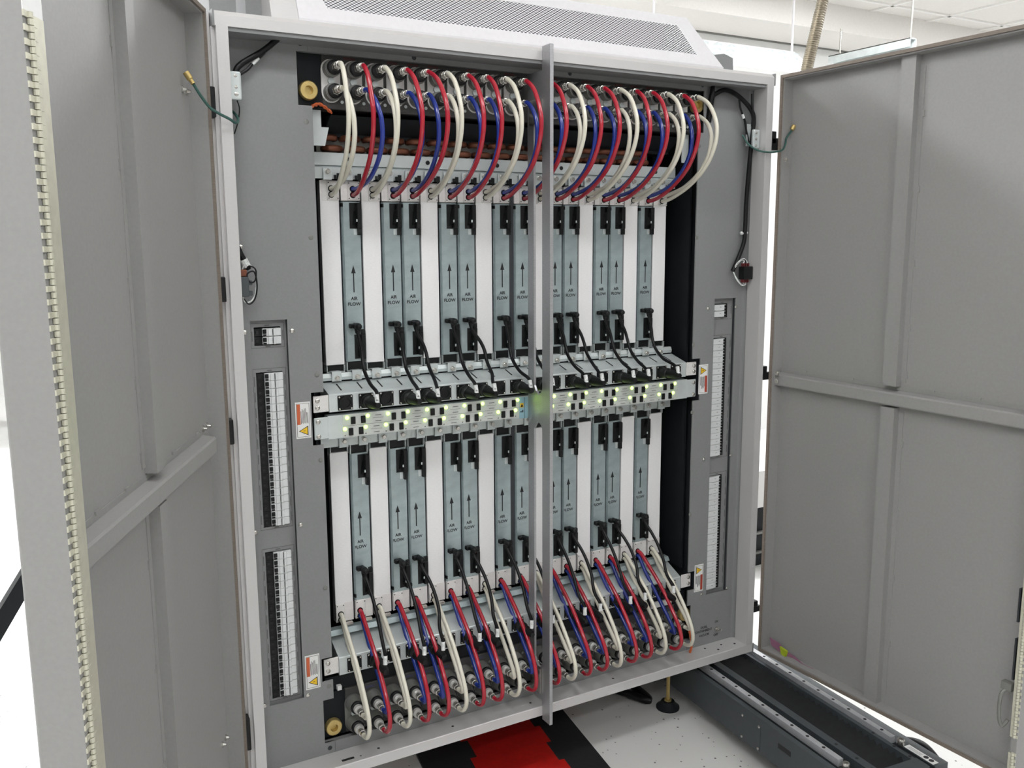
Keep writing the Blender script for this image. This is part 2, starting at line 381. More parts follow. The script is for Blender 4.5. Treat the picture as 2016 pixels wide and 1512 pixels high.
# warning labels on the panels
def warning_label(x0, x1, z0, z1, flip):
    lab = part(B().box(x0, x1, PY - .0006, PY, z0, z1), 'warning_label', 'labelwhite'); lab['label'] = 'white warning label with electric shock triangle'
    y = PY - .0010; W = x1 - x0; H = z1 - z0; ih = H * .30
    def X(a): return x1 - a * W if flip else x0 + a * W
    def Z(a): return z1 - a * H if flip else z0 + a * H
    bo = B()
    for a, b2, c, d_ in ((.07, .93, .04, .047), (.07, .93, .955, .962), (.07, .09, .04, .962), (.91, .93, .04, .962)): bo.box(X(a), X(b2), y, PY, Z(c), Z(d_))
    tri = [(X(.18), y, Z(.205)), (X(.82), y, Z(.07)), (X(.82), y, Z(.34))]
    bo.prism(tri, (0, .0003, 0))
    rnd = random.Random(3)
    for k in range(7):                                     # small print, too small to read
        a = .36 + k * .075; bo.box(X(a), X(a + .028), y, PY, Z(.40 + .02 * (k % 2)), Z(rnd.uniform(.70, .90)))
    bo.build('label_print', 'ink', lab)
    ti = [(X(.26), y - .0002, Z(.205)), (X(.76), y - .0002, Z(.103)), (X(.76), y - .0002, Z(.307))]
    B().prism(ti, (0, .0003, 0)).build('warning_triangle', 'yellow', lab)
    B().prism([(X(.42), y - .0005, Z(.215)), (X(.56), y - .0005, Z(.19)), (X(.56), y - .0005, Z(.21)), (X(.68), y - .0005, Z(.185)), (X(.56), y - .0005, Z(.225)), (X(.56), y - .0005, Z(.205))], (0, .0002, 0)).build('lightning_bolt', 'ink', lab)
    B().box(X(.10), X(.32), y - .0001, PY, Z(.385), Z(.945)).build('header_bar', 'red' if flip else 'orange', lab)
warning_label(-.607, -.573, -.036, .047, False); warning_label(-.6105, -.576, -.640, -.555, False)
warning_label(.564, .598, -.038, .047, True); warning_label(.5685, .6025, -.639, -.555, True)
# vacuum switch and its lettering
sw = part(B().cyl((.661, PY, -.775), (.661, PY - .004, -.775), .0075, 6).cyl((.661, PY - .004, -.775), (.661, PY - .010, -.775), .0048, 14).tube([(.661, PY - .01, -.775), (.664, PY - .02, -.772)], [.0025, .0033], 10, straight=True), 'toggle_switch', 'steel', smooth=True)
bb = B(); yy = PY - .0004
for t_, x, z, wd in (('ON', .661, -.751, .013), ('OFF', .660, -.7935, .018), ('DUAL', .612, -.7585, .026), ('CONTAINMENT', .6085, -.7700, .071), ('VACUUM', .612, -.7835, .038)):
    text_bm(bb, t_, (x, yy, z), (1, 0, 0), (0, 0, 1), width=wd, height=.0078)
bb.build('switch_lettering', 'ink', cab)
# tray screws and slots
for x, y in ((.60, .045), (.66, .04), (.63, .02), (.70, .025), (.25, .03), (-.02, .03), (-.25, .028), (-.45, .028)):
    part(B().cyl((x, y, -.816), (x, y, -.8155), .0035, 10), 'tray_hole', 'ink')
part(B().box(-.545, -.515, .016, .024, -.816, -.8155).box(-.50, -.497, .016, .02, -.816, -.8155), 'tray_slot', 'ink')
for x, z in ((-.5, -.8), ): pass
# light steel stop plates on the posts and the black hinge blocks
sp = part(B().bbox(-.7245, -.699, .020, .030, .686, .742, .004), 'strike_plate', 'zincl')
for z in (.733, .711, .697): B().dome((-.7105, .020, z), (0, -1, 0), .0035 if z > .7 else .0045, .0008 if z > .7 else .002).build('plate_screw', 'steel', sp, smooth=True)
sp = part(B().bbox(.699, .7245, .020, .030, .652, .704, .004), 'strike_plate', 'zincl')
for z in (.694, .678, .66): B().dome((.709, .020, z), (0, -1, 0), .004, .0018).build('plate_screw', 'steel', sp, smooth=True)
part(B().prism([(.733, .05, .66), (.733, .05, .735), (.733, .015, .742), (.733, .015, .66)], (-.004, 0, 0)).box(.697, .731, .044, .048, .66, .72), 'latch_housing', 'zincl')
for z0, z1 in ((.281, .332), (-.017, .036), (-.711, -.635), (.646, .705)):
    part(B().bbox(-.7795, -.757, -.004, .021, z0, z1, .002), 'hinge_block', 'black')
for z0, z1 in ((-.005, .036), (-.722, -.686), (.648, .70)):
    part(B().bbox(.7505, .7725, .006, .03, z0 + .018, z1, .002).bbox(.757, .785, .006, .03, z0, z1 - .018, .002), 'hinge_block', 'black')

# ---- doors (parts of the cabinet)
def door(P, d, out, L, side):
    P, d, out = Vector((*P, 0)), Vector((*d, 0)), Vector((*out, 0))
    def Q(s, o, z): return P + d * s + out * o + Vector((0, 0, z))
    def bx(bb, s0, s1, o0, o1, z0, z1):
        return bb.hexa([Q(s0, o0, z0), Q(s1, o0, z0), Q(s1, o1, z0), Q(s0, o1, z0), Q(s0, o0, z1), Q(s1, o0, z1), Q(s1, o1, z1), Q(s0, o1, z1)])
    Z0, Z1 = -.845, .851; T_ = .052 if side > 0 else .060
    bb = B(); fl = .013
    bx(bb, 0, L, .034, T_ - .006, Z0, Z1)
    bx(bb, 0, fl, 0, .034, Z0, Z1); bx(bb, L - fl, L, 0, .034, Z0, Z1); bx(bb, fl, L - fl, 0, .034, Z1 - fl, Z1); bx(bb, fl, L - fl, 0, .034, Z0, Z0 + fl)
    # outer skin with rolled vertical edges
    n = 5; prof = [(0, T_ - .006)] + [(.006 - .006 * math.cos(k / n * 1.5708), T_ - .006 + .006 * math.sin(k / n * 1.5708)) for k in range(1, n + 1)]
    prof += [(L - a, o) for a, o in prof[::-1]]
    bb.prism([Q(a, o, Z0) for a, o in prof], (0, 0, Z1 - Z0))
    dr = part(bb, 'door', 'doorpaint')
    g_ = B(); w0, w1 = .0015, .0095
    bx(g_, w0, w1, -.005, 0, Z0 + w0, Z1 - w0); bx(g_, w1, L - .05, -.005, 0, Z1 - w1, Z1 - w0); bx(g_, w1, L - .05, -.005, 0, Z0 + w0, Z0 + w1)
    g_.build('door_gasket', 'gasket', dr)
    mid = .03 if side > 0 else .03
    rb = B()
    bx(rb, .372, .412, .014, .034, .030, Z1 - fl); bx(rb, .412, .426, .0325, .034, .04, Z1 - .04); rb.build('door_rib', 'doorpaint', dr)
    rb = B()
    bx(rb, .372, .412, .014, .034, Z0 + fl, -.026); bx(rb, .412, .426, .0325, .034, Z0 + .04, -.035); rb.build('door_rib', 'doorpaint', dr)
    rb = B()
    e0 = .013 if side > 0 else .06
    rb.prism([Q(e0, .034, -.021), Q(e0, .010, -.019), Q(e0, .008, -.016), Q(e0, .008, .010), Q(e0, .011, .014), Q(e0, .034, .018)], d * (L - .05 - e0))
    bx(rb, e0 + .02, L - .06, .0325, .034, .018, .028); rb.build('door_rail', 'doorpaint', dr)
    # weld tabs beside rib and rail
    def wt(*q): bx(B(), *q).build('weld_tab', 'doorpaint', dr)
    for z in (.70, .52, .34, .18, .06, -.12, -.30, -.48, -.66): wt(.424, .430, .031, .034, z - .008, z + .008)
    for s_ in (.10, .26, .5, .62): wt(s_ - .008, s_ + .008, .031, .034, .026, .032)
    # bolts at the hinge edge
    for z in ((.019, -.004, .62) if side > 0 else (.03, -.66, .69)):
        for k in ((0,) if side > 0 else (0, 1)):
            B().lathe(Q(.03 + k * .028, .034 if side < 0 else .0, z), Q(.03 + k * .028, -.1, z), [(0, .007), (.003, .007), (.003, .004), (.009, .003)], 10).build('door_bolt', 'steel', dr, smooth=True)
    hz = []
    if side < 0: hz = [(-.84, .655)]
    else: hz = [(-.84, -.775), (-.735, .5)]
    for z0, z1 in hz:
        h = B(); k = z0; i = 0; a0 = L - .048 if side < 0 else L - .016; kn = L - .013 if side < 0 else L - .006
        bx(h, a0, kn - .003, -.0026, -.0002, z0, z1)
        while k < z1:
            h.lathe(Q(kn, -.0025, k + .0006), Q(kn, -.0025, k + .02), [(0, .0038), (.0066, .0038)], 10)
            if i % 2 == 0: bx(h, kn, L + .001, -.0022, -.0002, k + .0004, k + .0072)
            else: bx(h, kn - .016 if side < 0 else kn - .008, kn, -.0032, -.0002, k + .0004, k + .0072)
            k += .0076; i += 1
        h.build('piano_hinge', 'hinge', dr)
    if side < 0:
        h = B(); bx(h, L - .05, L, -.0012, 0, .655, Z1 - .003); h.build('hinge_backing_strip', 'labelwhite', dr)
    else:
        for z0, z1, a in ((-.60, -.50, .776), (-.46, -.38, .776)):
            h = B(); bx(h, a - .004, a, .0, .02, z0, z1); h.build('hinge_slot', 'dark', dr)
        h = B().tube([Q(.765, .002, -.625), Q(.758, -.012, -.64), Q(.757, -.012, -.69), Q(.764, -.010, -.715), Q(.772, 0, -.70)], .004, 8); bx(h, .752, .776, -.006, .01, -.628, -.61)
        h.build('door_latch', 'valve', dr)
    return dr, Q
dR, QR = door((.776, 0), (.018, -.9998), (.9998, .018), .797, 1)
dL, QL = door((-.770, 0), (-.4255, -.905), (-.905, .4255), .797, -1)

# ---- hood on top (part of the cabinet roof)
hd = B().hexa([(-.5766, .0145, .856), (.5766, .0145, .856), (.62, .75, .856), (-.62, .75, .856), (-.58, .052, .98), (.476, .052, .98), (.50, .70, .98), (-.58, .70, .98)])
# open front face: only a border round the perforated sheet
hd = B()
A_, Bq, Ct, Dt = Vector((-.5766, .0145, .856)), Vector((.5766, .0145, .856)), Vector((.476, .052, .98)), Vector((-.5805, .052, .98))
nf = (Bq - A_).cross(Dt - A_).normalized(); nf = nf if nf.y < 0 else -nf
def onface(x, z): return Vector((x, .0145 + (z - .856) / .124 * .0375, z))
i0, i1, i2, i3 = onface(-.513, .8855), onface(.490, .883), onface(.4405, .9555), onface(-.548, .9575)
for q in ((A_, Bq, i1, i0), (Bq, Ct, i2, i1), (Ct, Dt, i3, i2), (Dt, A_, i0, i3)):
    hd.prism(q, -nf * .003)
bk = [Vector((-.60, .75, .856)), Vector((.60, .75, .856)), Vector((.50, .70, .98)), Vector((-.58, .70, .98))]
hd.quad(Ct, Dt, bk[3], bk[2]); hd.quad(A_, Dt, bk[3], bk[0]); hd.quad(Bq, Ct, bk[2], bk[1]); hd.quad(*bk)
hd.box(-.5766, .5766, .0145, .03, .8525, .8575)
hood = part(hd, 'ventilation_hood', 'hood')
me = bpy.data.meshes.new('perforated_sheet'); off = Vector((0, 0, BOTZ))
me.from_pydata([q - off for q in (i0, i1, i2, i3)], [], [(0, 1, 2, 3)])
uvl = me.uv_layers.new(name='UV')
for k, q in enumerate((i0, i1, i2, i3)): uvl.data[k].uv = (q.x / .0105, (q.z - .856) * 1.045 / .0062)
me.materials.append(perforated_mat()); ps = bpy.data.objects.new('perforated_sheet', me); COL.objects.link(ps); ps.parent = hood; ps.location = -hood.location
B().box(-.55, .44, .09, .095, .87, .97).build('hood_shade_sheet', 'dark', hood)  # dark sheet added behind the holes, its colour stands in for interior shade
part(B().prism([(-.5766, .016, .8525), (-.633, .016, .8525), (-.633, .05, .95), (-.58, .05, .95)], (0, .12, 0)), 'hood_end_panel', 'frame')
part(B().prism([(.578, .10, .8525), (.691, .10, .8525), (.688, .10, .905), (.655, .10, .914), (.60, .10, .905)], (0, .2, 0)), 'hood_end_panel', 'paint')
for x0, x1 in ((-.728, -.686), (-.6545, -.612)):
    part(B().box(x0, x1, .09, .13, .8515, 1.02).box(x0 - .012, x0, .09, .2, .8515, 1.0), 'lifting_bracket', 'paint')
# cabinet shell behind the panels
for q in ((-.775, -.735, .06, .70, -.8423, .85), (.735, .75, .06, .70, -.8423, .85), (-.775, .75, .70, .72, -.8423, .85), (-.735, .735, .06, .70, .8285, .8515), (-.735, .735, .07, .70, -.8423, -.818)):
    part(B().box(*q), 'outer_panel', 'frame')

# ================================================================== racks of modules
MY = .148
def lbl(kind, row, k):
    if kind == 'R': return f'zinc module marked AIR FLOW in the {row} row, {ORD[k]} arrow module from the left'
    return f'white-faced module in the {row} row, {ORD[k]} white one from the left'
def build_module(kind, up):
    """local x from the module's left edge, local y from its face, z from its base"""
    zb = .077 if up else -.5275
    t = thing('rack_module', '', 'module', (0, 0, zb))
    def L(bb, name, m, par=t, **k):
        for v in bb.bm.verts: v.co.z -= zb
        return bb.build(name, m, par, local=True, **k)
    if up: s0, s1, blk0, blk1 = .119, .4935, .4955, .5404
    else: s0, s1, blk0, blk1 = -.4796, -.106, -.5268, -.4796
    # thin dark side walls of the carrier
    L(B().box(.0005, .0012, .004, .20, min(s0, blk0), max(s1, blk1)).box(.0448, .0455, .004, .20, min(s0, blk0), max(s1, blk1)), 'carrier_side', 'dark')
    if kind == 'W':
        if up: bb = B().bbox(.0005, .0455, 0, .02, .1135, .5404, .0008, 1)
        else: bb = B().bbox(.0005, .0455, 0, .02, -.5268, -.0985, .0008, 1)
        L(bb, 'face_panel', 'white')
        hx0, hx1, hc = (.018, .0455, .0265) if up else (.001, .0225, .012)
    else:
        bb = B().box(.002, .0455, 0, .02, s0, s1).box(.0005, .002, .004, .02, s0, s1).box(.0035, .0045, -.0025, 0, s0, s1)
        L(bb, 'face_panel', 'zinc')
        hx0, hx1, hc = (.0165, .0455, .0285) if up else (.0015, .0275, .0115)
        # arrow and lettering
        bb = B(); y = -.0006
        cx = .0248 if up else .0200; tip, hb, sb, ca, cf = (.3461, .3278, .283, .2687, .2555) if up else (-.2531, -.2705, -.3147, -.3295, -.3430)
        bb.prism([(cx - .0056, y, hb), (cx, y, tip), (cx + .0056, y, hb), (cx + .0013, y, hb), (cx + .0013, y, sb), (cx - .0013, y, sb), (cx - .0013, y, hb)], (0, .0005, 0))
        text_bm(bb, 'AIR', (cx, y, ca), (1, 0, 0), (0, 0, 1), width=.0165, height=.0080); text_bm(bb, 'FLOW', (cx, y, cf), (1, 0, 0), (0, 0, 1), width=.0315, height=.0080)
        L(bb, 'airflow_marking', 'ink')
        # latches
        for (z0, z1, tabz, x0) in (((.4317, .4908, .4164, .0195), (.1248, .1827, .1949, .022)) if up else ((-.1684, -.110, -.1868, .0195), (-.4705, -.4098, -.399, .0215))):
            a, c = sorted((tabz, z0 if tabz < z0 else z1))
            bb = B().box(x0, .0445, -.0012, .002, z0, z1).bbox(.034, .0455, -.013, .002, z0, z1, .0015, 1).box(.0375, .0455, -.010, .002, a, c)
            bb.prism([(x0 + .006, -.001, z0 + .008), (.034, -.012, z0 + .014), (.034, -.012, z1 - .012), (x0 + .010, -.001, z1 - .02)], (0, .004, 0))
            la = L(bb, 'latch', 'black')
            zz = (z0 + z1) / 2 - .008
            L(B().box(.0315, .0345, -.0135, -.012, zz - .006, zz), 'latch_spring', 'zincl', la); L(B().box(.0285, .0372, -.0009, 0, a + .001, c - .001), 'spring_clip', 'zincl', la)
        L(B().box(.0002, .0035, -.004, .01, (s1 - .012) if up else (s0 + .008), (s1 - .004) if up else (s0 + .016)), 'plastic_stop', 'black')
    # hose plate with two ports
    bb = B().box(.0005, .0455, -.001, .02, blk0, blk1).bbox(hx0, hx1, -.0035, 0, blk0 + .001, blk1 - .001, .0008, 1)
    bb.box(hx0 - .0005, hx0, -.0036, 0, blk0, blk1)
    hp = L(bb, 'hose_plate', 'block')
    zh = (.522, .5085) if up else (-.506, -.5195)
    for z in zh: L(B().ring((hc, -.0035, z), (0, -1, 0), .0057, .0074, .0016).cyl((hc, -.0033, z), (hc, -.0036, z), .0057, 14), 'port_grommet', 'black', hp, smooth=True)
    for x in (hx0 + .003, hx1 - .003):
        for z in (blk0 + .005, blk1 - .005): L(B().cyl((x, -.0035, z), (x, -.0042, z), .0014, 8), 'plate_screw', 'dark', hp)
    # black end box in a thin frame, bracket and slotted screw
    if up: e0, e1, bz, sz, bx = .0985, .1125 if kind == 'W' else .118, (.0765, .1000), .0842, (.0075, .031)
    else: e0, e1, bz, sz, bx = -.0975 if kind == 'W' else -.105, -.0835, (-.0840, -.0585), -.0690, (.019, .042)
    bb = B().box(.0005, .0018, -.004, .02, e0 - .001, e1).box(.0432, .0445, -.004, .02, e0 - .001, e1).box(.0005, .0445, -.004, .02, *((e0 - .0022, e0 - .001) if up else (e1, e1 + .0012)))
    L(bb, 'end_frame', 'zincl')
    L(B().box(.002, .0430, .004, .02, e0, e1).box(.034, .044, .002, .02, *((e0 - .010, e0 - .0024) if up else (e1 + .0014, e1 + .009))), 'end_box', 'black')
    br = B().box(bx[0], bx[1], -.016, 0, *((bz[1] - .0012, bz[1]) if up else (bz[0], bz[0] + .0012))).bbox(bx[0], bx[1], -.017, -.0155, bz[0], bz[1], .0006, 1)
    br = L(br, 'bracket', 'zincl')
    def screw(x, z, par):
        bb = B().lathe((x, -.0172, z), (x, -.03, z), [(0, .0062), (.0015, .0062), (.0017, .0053), (.0065, .0053), (.0072, .0046)], 14).box(x - .0045, x + .0045, -.0246, -.0242, z - .0005, z + .0005)
        return L(bb, 'slotted_screw', 'steel', par, smooth=True)
    screw((bx[0] + bx[1]) / 2 + .001, sz, br)
    if up:
        b2 = L(B().bbox(.004, .024, -.020, -.0185, .5415, .567, .0006, 1).box(.004, .024, -.020, 0, .5408, .5418), 'bracket', 'zincl')
        bb = B().lathe((.014, -.0202, .559), (.014, -.04, .559), [(0, .0062), (.0015, .0062), (.0017, .0053), (.0065, .0053), (.0072, .0046)], 14).box(.0135, .0145, -.0276, -.0272, .5545, .5635)
        L(bb, 'slotted_screw', 'steel', b2, smooth=True)
        L(B().box(.030, .036, -.0168, -.0156, .543, .552).box(.037, .0455, -.0168, -.0156, .5412, .556), 'end_box', 'black')
    else:
        b2 = L(B().box(.022, .040, -.012, .0, -.5345, -.5283), 'bracket', 'steel')
    return t
for up in (True, False):
    row = 'upper' if up else 'lower'; proto = {}; cnt = {'W': 0, 'R': 0}
    for i, k in enumerate(PAT):
        loc = (mod_x(i), MY, .077 if up else -.5275); lb = lbl(k, row, cnt[k]); cnt[k] += 1
        gp = f'{"arrow-marked zinc" if k == "R" else "white-faced"} modules of the {row} row'
        if k not in proto:
            proto[k] = build_module(k, up); o = proto[k]; o.location = loc; o['label'] = lb; o['group'] = gp
        else: copy_thing(proto[k], loc, lb, gp)

# cross rails carrying the modules (parts of the cabinet)
def crossrail(bb, name='cross_rail', m='zincl'): return part(bb, name, m)
cr = crossrail(B().box(-.53, .52, .136, .142, .5735, .6015).prism([(-.53, .142, .5735), (-.53, .132, .568), (-.53, .1365, .5435), (-.53, .142, .5445)], (1.05, 0, 0)))
bb = B()
for x in (-.436, -.24, -.05, .14, .33, .45): bb.ring((x, .136, .5875), (0, -1, 0), .0018, .0052, .0015)
bb.build('rail_hole', 'ink', cr)
crossrail(B().prism([(-.53, .138, .0952), (-.53, .1475, .0952), (-.53, .1475, .0785), (-.53, .136, .0785), (-.53, .134, .086)], (1.05, 0, 0)))
crossrail(B().prism([(-.53, .1475, -.054), (-.53, .136, -.054), (-.53, .136, -.0812), (-.53, .1475, -.0812)], (1.05, 0, 0)))
crossrail(B().prism([(-.53, .150, -.537), (-.53, .130, -.537), (-.53, .122, -.548), (-.53, .150, -.548)], (1.05, 0, 0)), m='zinc')
# black cover, bracket plates and copper bends of the heat exchanger
COVX = -.490
hx = thing('heat_exchanger', 'copper return bends of the cooling coil under the black sloped cover', 'heat exchanger', (0, .16, .60))
B().prism([(COVX, .095, .679), (COVX, .15, .645), (COVX, .15, .638), (COVX, .24, .638), (COVX, .24, .685)], (.995, 0, 0)).build('sloped_cover', 'matteblack', hx)
B().box(-.505, .44, .162, .166, .603, .637).build('end_plate', 'valve', hx)
k = 0
for row, z in enumerate((.6355, .612)):
    for j in range(17):
        x = -.50 + j * .055 + row * .012
        if x > .40: continue
        B().tube([(x, .165, z), (x, .152, z), (x + .009, .143, z), (x + .027, .143, z), (x + .036, .152, z), (x + .036, .165, z)], .0075, 10, 4).build('copper_bend', 'copper', hx, smooth=True)
for s in (-1, 1):
    x0 = -.534 if s < 0 else .512
    bb = B().prism([(x0, .10, .6885), (x0 + .023, .10, .6885), (x0 + .023, .10, .652), (x0 + .040 if s < 0 else x0 + .023, .10, .652), (x0 + .030 if s < 0 else x0 + .023, .10, .612), (x0, .10, .612)], (0, .003, 0))
    bb.prism([(x0 + .020, .103, .6885), (x0 + .020, .135, .687), (x0 + .020, .108, .655)], (.003, 0, 0))
    part(bb, 'coil_bracket', 'zincl')
    part(B().prism([(s * .5455, .0705, .6885), (s * .5455, .20, .6885), (s * .546, .20, .60), (s * .546, .12, .64)], (-s * .004, 0, 0)), 'coil_side_plate', 'matteblack')

# ================================================================== coolant manifolds
FY = .085
for up in (True, False):
    nm = 'upper' if up else 'lower'
    z0, z1 = (.690, .806) if up else (-.785, -.672)
    mf = thing('coolant_manifold', f'dark {nm} coolant manifold with two rows of twenty grey hose couplings', 'manifold', (0, .10, z0))
    B().bbox(-.510, .510, FY, .14, z0, z1, .001, 1).build('manifold_block', 'manifold', mf)
    for s in (-1, 1):
        zc = (.7248 if s < 0 else .7647) if up else (-.7586 if s < 0 else -.7074)
        B().box(s * .5105, s * .572, FY + .002, .13, z0 - (.0 if up else 0), z1).build('end_block', 'matteblack', mf)
        B().lathe((s * .5436, FY + .002, zc), (s * .5436, 0, zc), [(0, .0205), (.011, .0205), (.0135, .0185), (.0135, .0095), (.004, .0085)], 28).build('brass_plug', 'brass', mf, smooth=True)
    rows = (.7735, .7240) if up else (-.7105, -.7615)
    ztxt = B(); zt2 = B()
    for i in range(20):
        x = valve_x(i)
        # racetrack seat with screw
        n = 10; r_ = .0215; za, zb_ = max(rows), min(rows)
        pts = [(x + r_ * math.cos(a), FY - .0025, za + r_ * math.sin(a)) for a in [k * math.pi / n for k in range(n + 1)]] + [(x + r_ * math.cos(a), FY - .0025, zb_ + r_ * math.sin(a)) for a in [math.pi + k * math.pi / n for k in range(n + 1)]]
        seat = B().prism(pts, (0, .0025, 0)).build('coupling_seat', 'block' if up else 'valve', mf)
        B().lathe((x, FY - .0025, (za + zb_) / 2), (x, 0, (za + zb_) / 2), [(0, .0075), (.006, .0075), (.006, .005)], 14).build('seat_screw', 'zincl', seat, smooth=True)
        for z in rows:
            if up: pr_ = [(0, .0185), (.020, .0185), (.021, .0170), (.024, .0170)]
            else: pr_ = [(0, .0205), (.012, .0205), (.020, .0175), (.026, .0165)]
            v = B().lathe((x, FY - .002, z), (x, 0, z), pr_, 20).build('coupling', 'valve', mf, smooth=True)
            B().lathe((x, FY - .0255, z), (x, 0, z), [(0, .0148), (.001, .0156), (.009, .0156), (.0105, .0142), (.0115, .0110)], 20).build('black_ring', 'black', v, smooth=True)
            B().lathe((x, FY - .0365, z), (x, 0, z), [(0, .0106), (.004, .0106), (.006, .0094), (.013, .0092)] if up else [(0, .0116), (.009, .0114), (.0115, .0092), (.013, .0088)], 6 if up else 18).build('coupling_nut', 'steel' if up else 'valvewhite', v)
        if i % 2 == 1 or i in (4, 10, 16):
            if up:
                text_bm(ztxt, 'RETURN', (x - .006, FY - .0006, .799), (1, 0, 0), (0, 0, 1), width=.026, height=.0050)
                text_bm(zt2, 'SUPPLY', (x + .022, FY - .0006, .6965), (1, 0, 0), (0, 0, 1), width=.022, height=.0045)
            else: text_bm(zt2, 'SUPPLY', (x - .004, FY - .0006, -.6815), (1, 0, 0), (0, 0, 1), width=.026, height=.0050)
        for dx, z in ((.025, rows[0] + .012), (.025, rows[1] - .018)): B().ring((x + dx, FY, z), (0, -1, 0), .0018, .0036, .0012).build('block_screw', 'zincl' if up else 'valve', mf.children[0])
    if up: ztxt.build('return_lettering', 'redink', mf); zt2.build('supply_lettering', 'greyink', mf)
    else: ztxt.bm.free(); zt2.build('supply_lettering', 'blueink', mf)
part(B().box(-.556, .556, .092, .096, -.6705, -.636).box(-.556, .556, .096, .16, -.642, -.636), 'lower_baffle', 'matteblack')
part(B().bbox(-.530, -.519, .08, .0915, -.670, -.658, .001, 1), 'white_spacer', 'labelwhite'); part(B().bbox(.425, .50, .084, .0915, -.668, -.650, .001, 1), 'white_spacer', 'labelwhite')

# ================================================================== coolant hoses
cn = {}
def hose(up, i, outer, colour):
    x1 = valve_x(i); f = i / 19; jit = random.uniform(-.004, .004); jx = random.uniform(-.003, .003)
    white = colour == 'white'
    BUL = {0: -.020, 1: -.028, 2: -.042, 3: -.050, 4: -.070, 7: -.043, 14: -.059, 15: -.047, 18: -.050, 19: -.065}
    INN = {0: -.022, 1: -.032, 3: -.034, 19: -.045}
    if up:
        x0 = mod_x(i) + (.0265 if white else .0285)
        if outer:
            d_ = BUL.get(i, -.053 + jit) + .055
            pts = [(.020, .7735), (.008, .772), (-.023 + .5 * d_, .751), (-.046 + .9 * d_, .713), (-.055 + d_, .675), (-.045 + d_, .630), (-.013 + .85 * d_, .583), (.042 + .5 * d_, .543), (.096, .518), (.128, .5095), (.1443, .5085)]
        else:
            d_ = INN.get(i, -.031 + jit) + .035
            pts = [(.020, .724), (.006, .723), (-.018 + .6 * d_, .704), (-.032 + .95 * d_, .678), (-.035 + d_, .652), (-.027 + d_, .616), (.003 + .8 * d_, .577), (.052 + .4 * d_, .544), (.098, .529), (.128, .5228), (.1443, .522)]
            jx += {0: .012, 1: .017, 3: .010}.get(i, 0)
    else:
        x0 = mod_x(i) + (.012 if white else .0115)
        if outer: pts = [(.020, -.7615), (.000, -.7605), (-.022, -.748), (-.034 + jit, -.722), (-.029 + jit, -.685), (-.002, -.637), (.044, -.582), (.100, -.534), (.130, -.5095), (.1443, -.506)]
        else: pts = [(.020, -.7105), (.006, -.7105), (-.007, -.7085), (-.011 + jit, -.698), (.000, -.678), (.028, -.644), (.068, -.600), (.108, -.557), (.132, -.5245), (.1443, -.5195)]
    n = len(pts); P = []
    for k, (y, z) in enumerate(pts):
        t = k / (n - 1); s = t * t * (3 - 2 * t)
        bow = math.sin(math.pi * t) * jx
        P.append((x1 + (x0 - x1) * s + bow, y, z))
    row = 'upper' if up else 'lower'
    key = (up, colour, outer); cn[key] = cn.get(key, -1) + 1
    if white:
        lb = f'ivory hose on the {row} manifold, {"outer" if outer else "inner"} one of the {ORD[cn[key]]} white pair from the left'
    else: lb = f'{colour} hose looping from the {row} manifold, {ORD[cn[key]]} {colour} one from the left'
    t = thing('coolant_hose', lb, 'hose', (x1, .02, pts[0][1]), f'{"ivory" if white else colour} hoses of the {row} manifold')
    B().tube(P, .0054, 10, 5).build('hose_tube', {'white': 'hosewhite', 'red': 'hosered', 'blue': 'hoseblue'}[colour], t, smooth=True)
    y0 = pts[0][0]
    B().lathe((x1, y0 + .0152, pts[0][1]), (x1, 0, pts[0][1]), [(0, .0072), (.006, .0072), (.0065, .0062), (.009, .0062), (.0095, .0082), (.0135, .0082), (.014, .0066), (.022, .0066)], 14).build('hose_fitting', 'steel', t, smooth=True)
for up in (True, False):
    for i, k in enumerate(PAT):
        if k == 'W': hose(up, i, True, 'white'); hose(up, i, False, 'white')
        else: hose(up, i, True, 'red'); hose(up, i, False, 'blue')

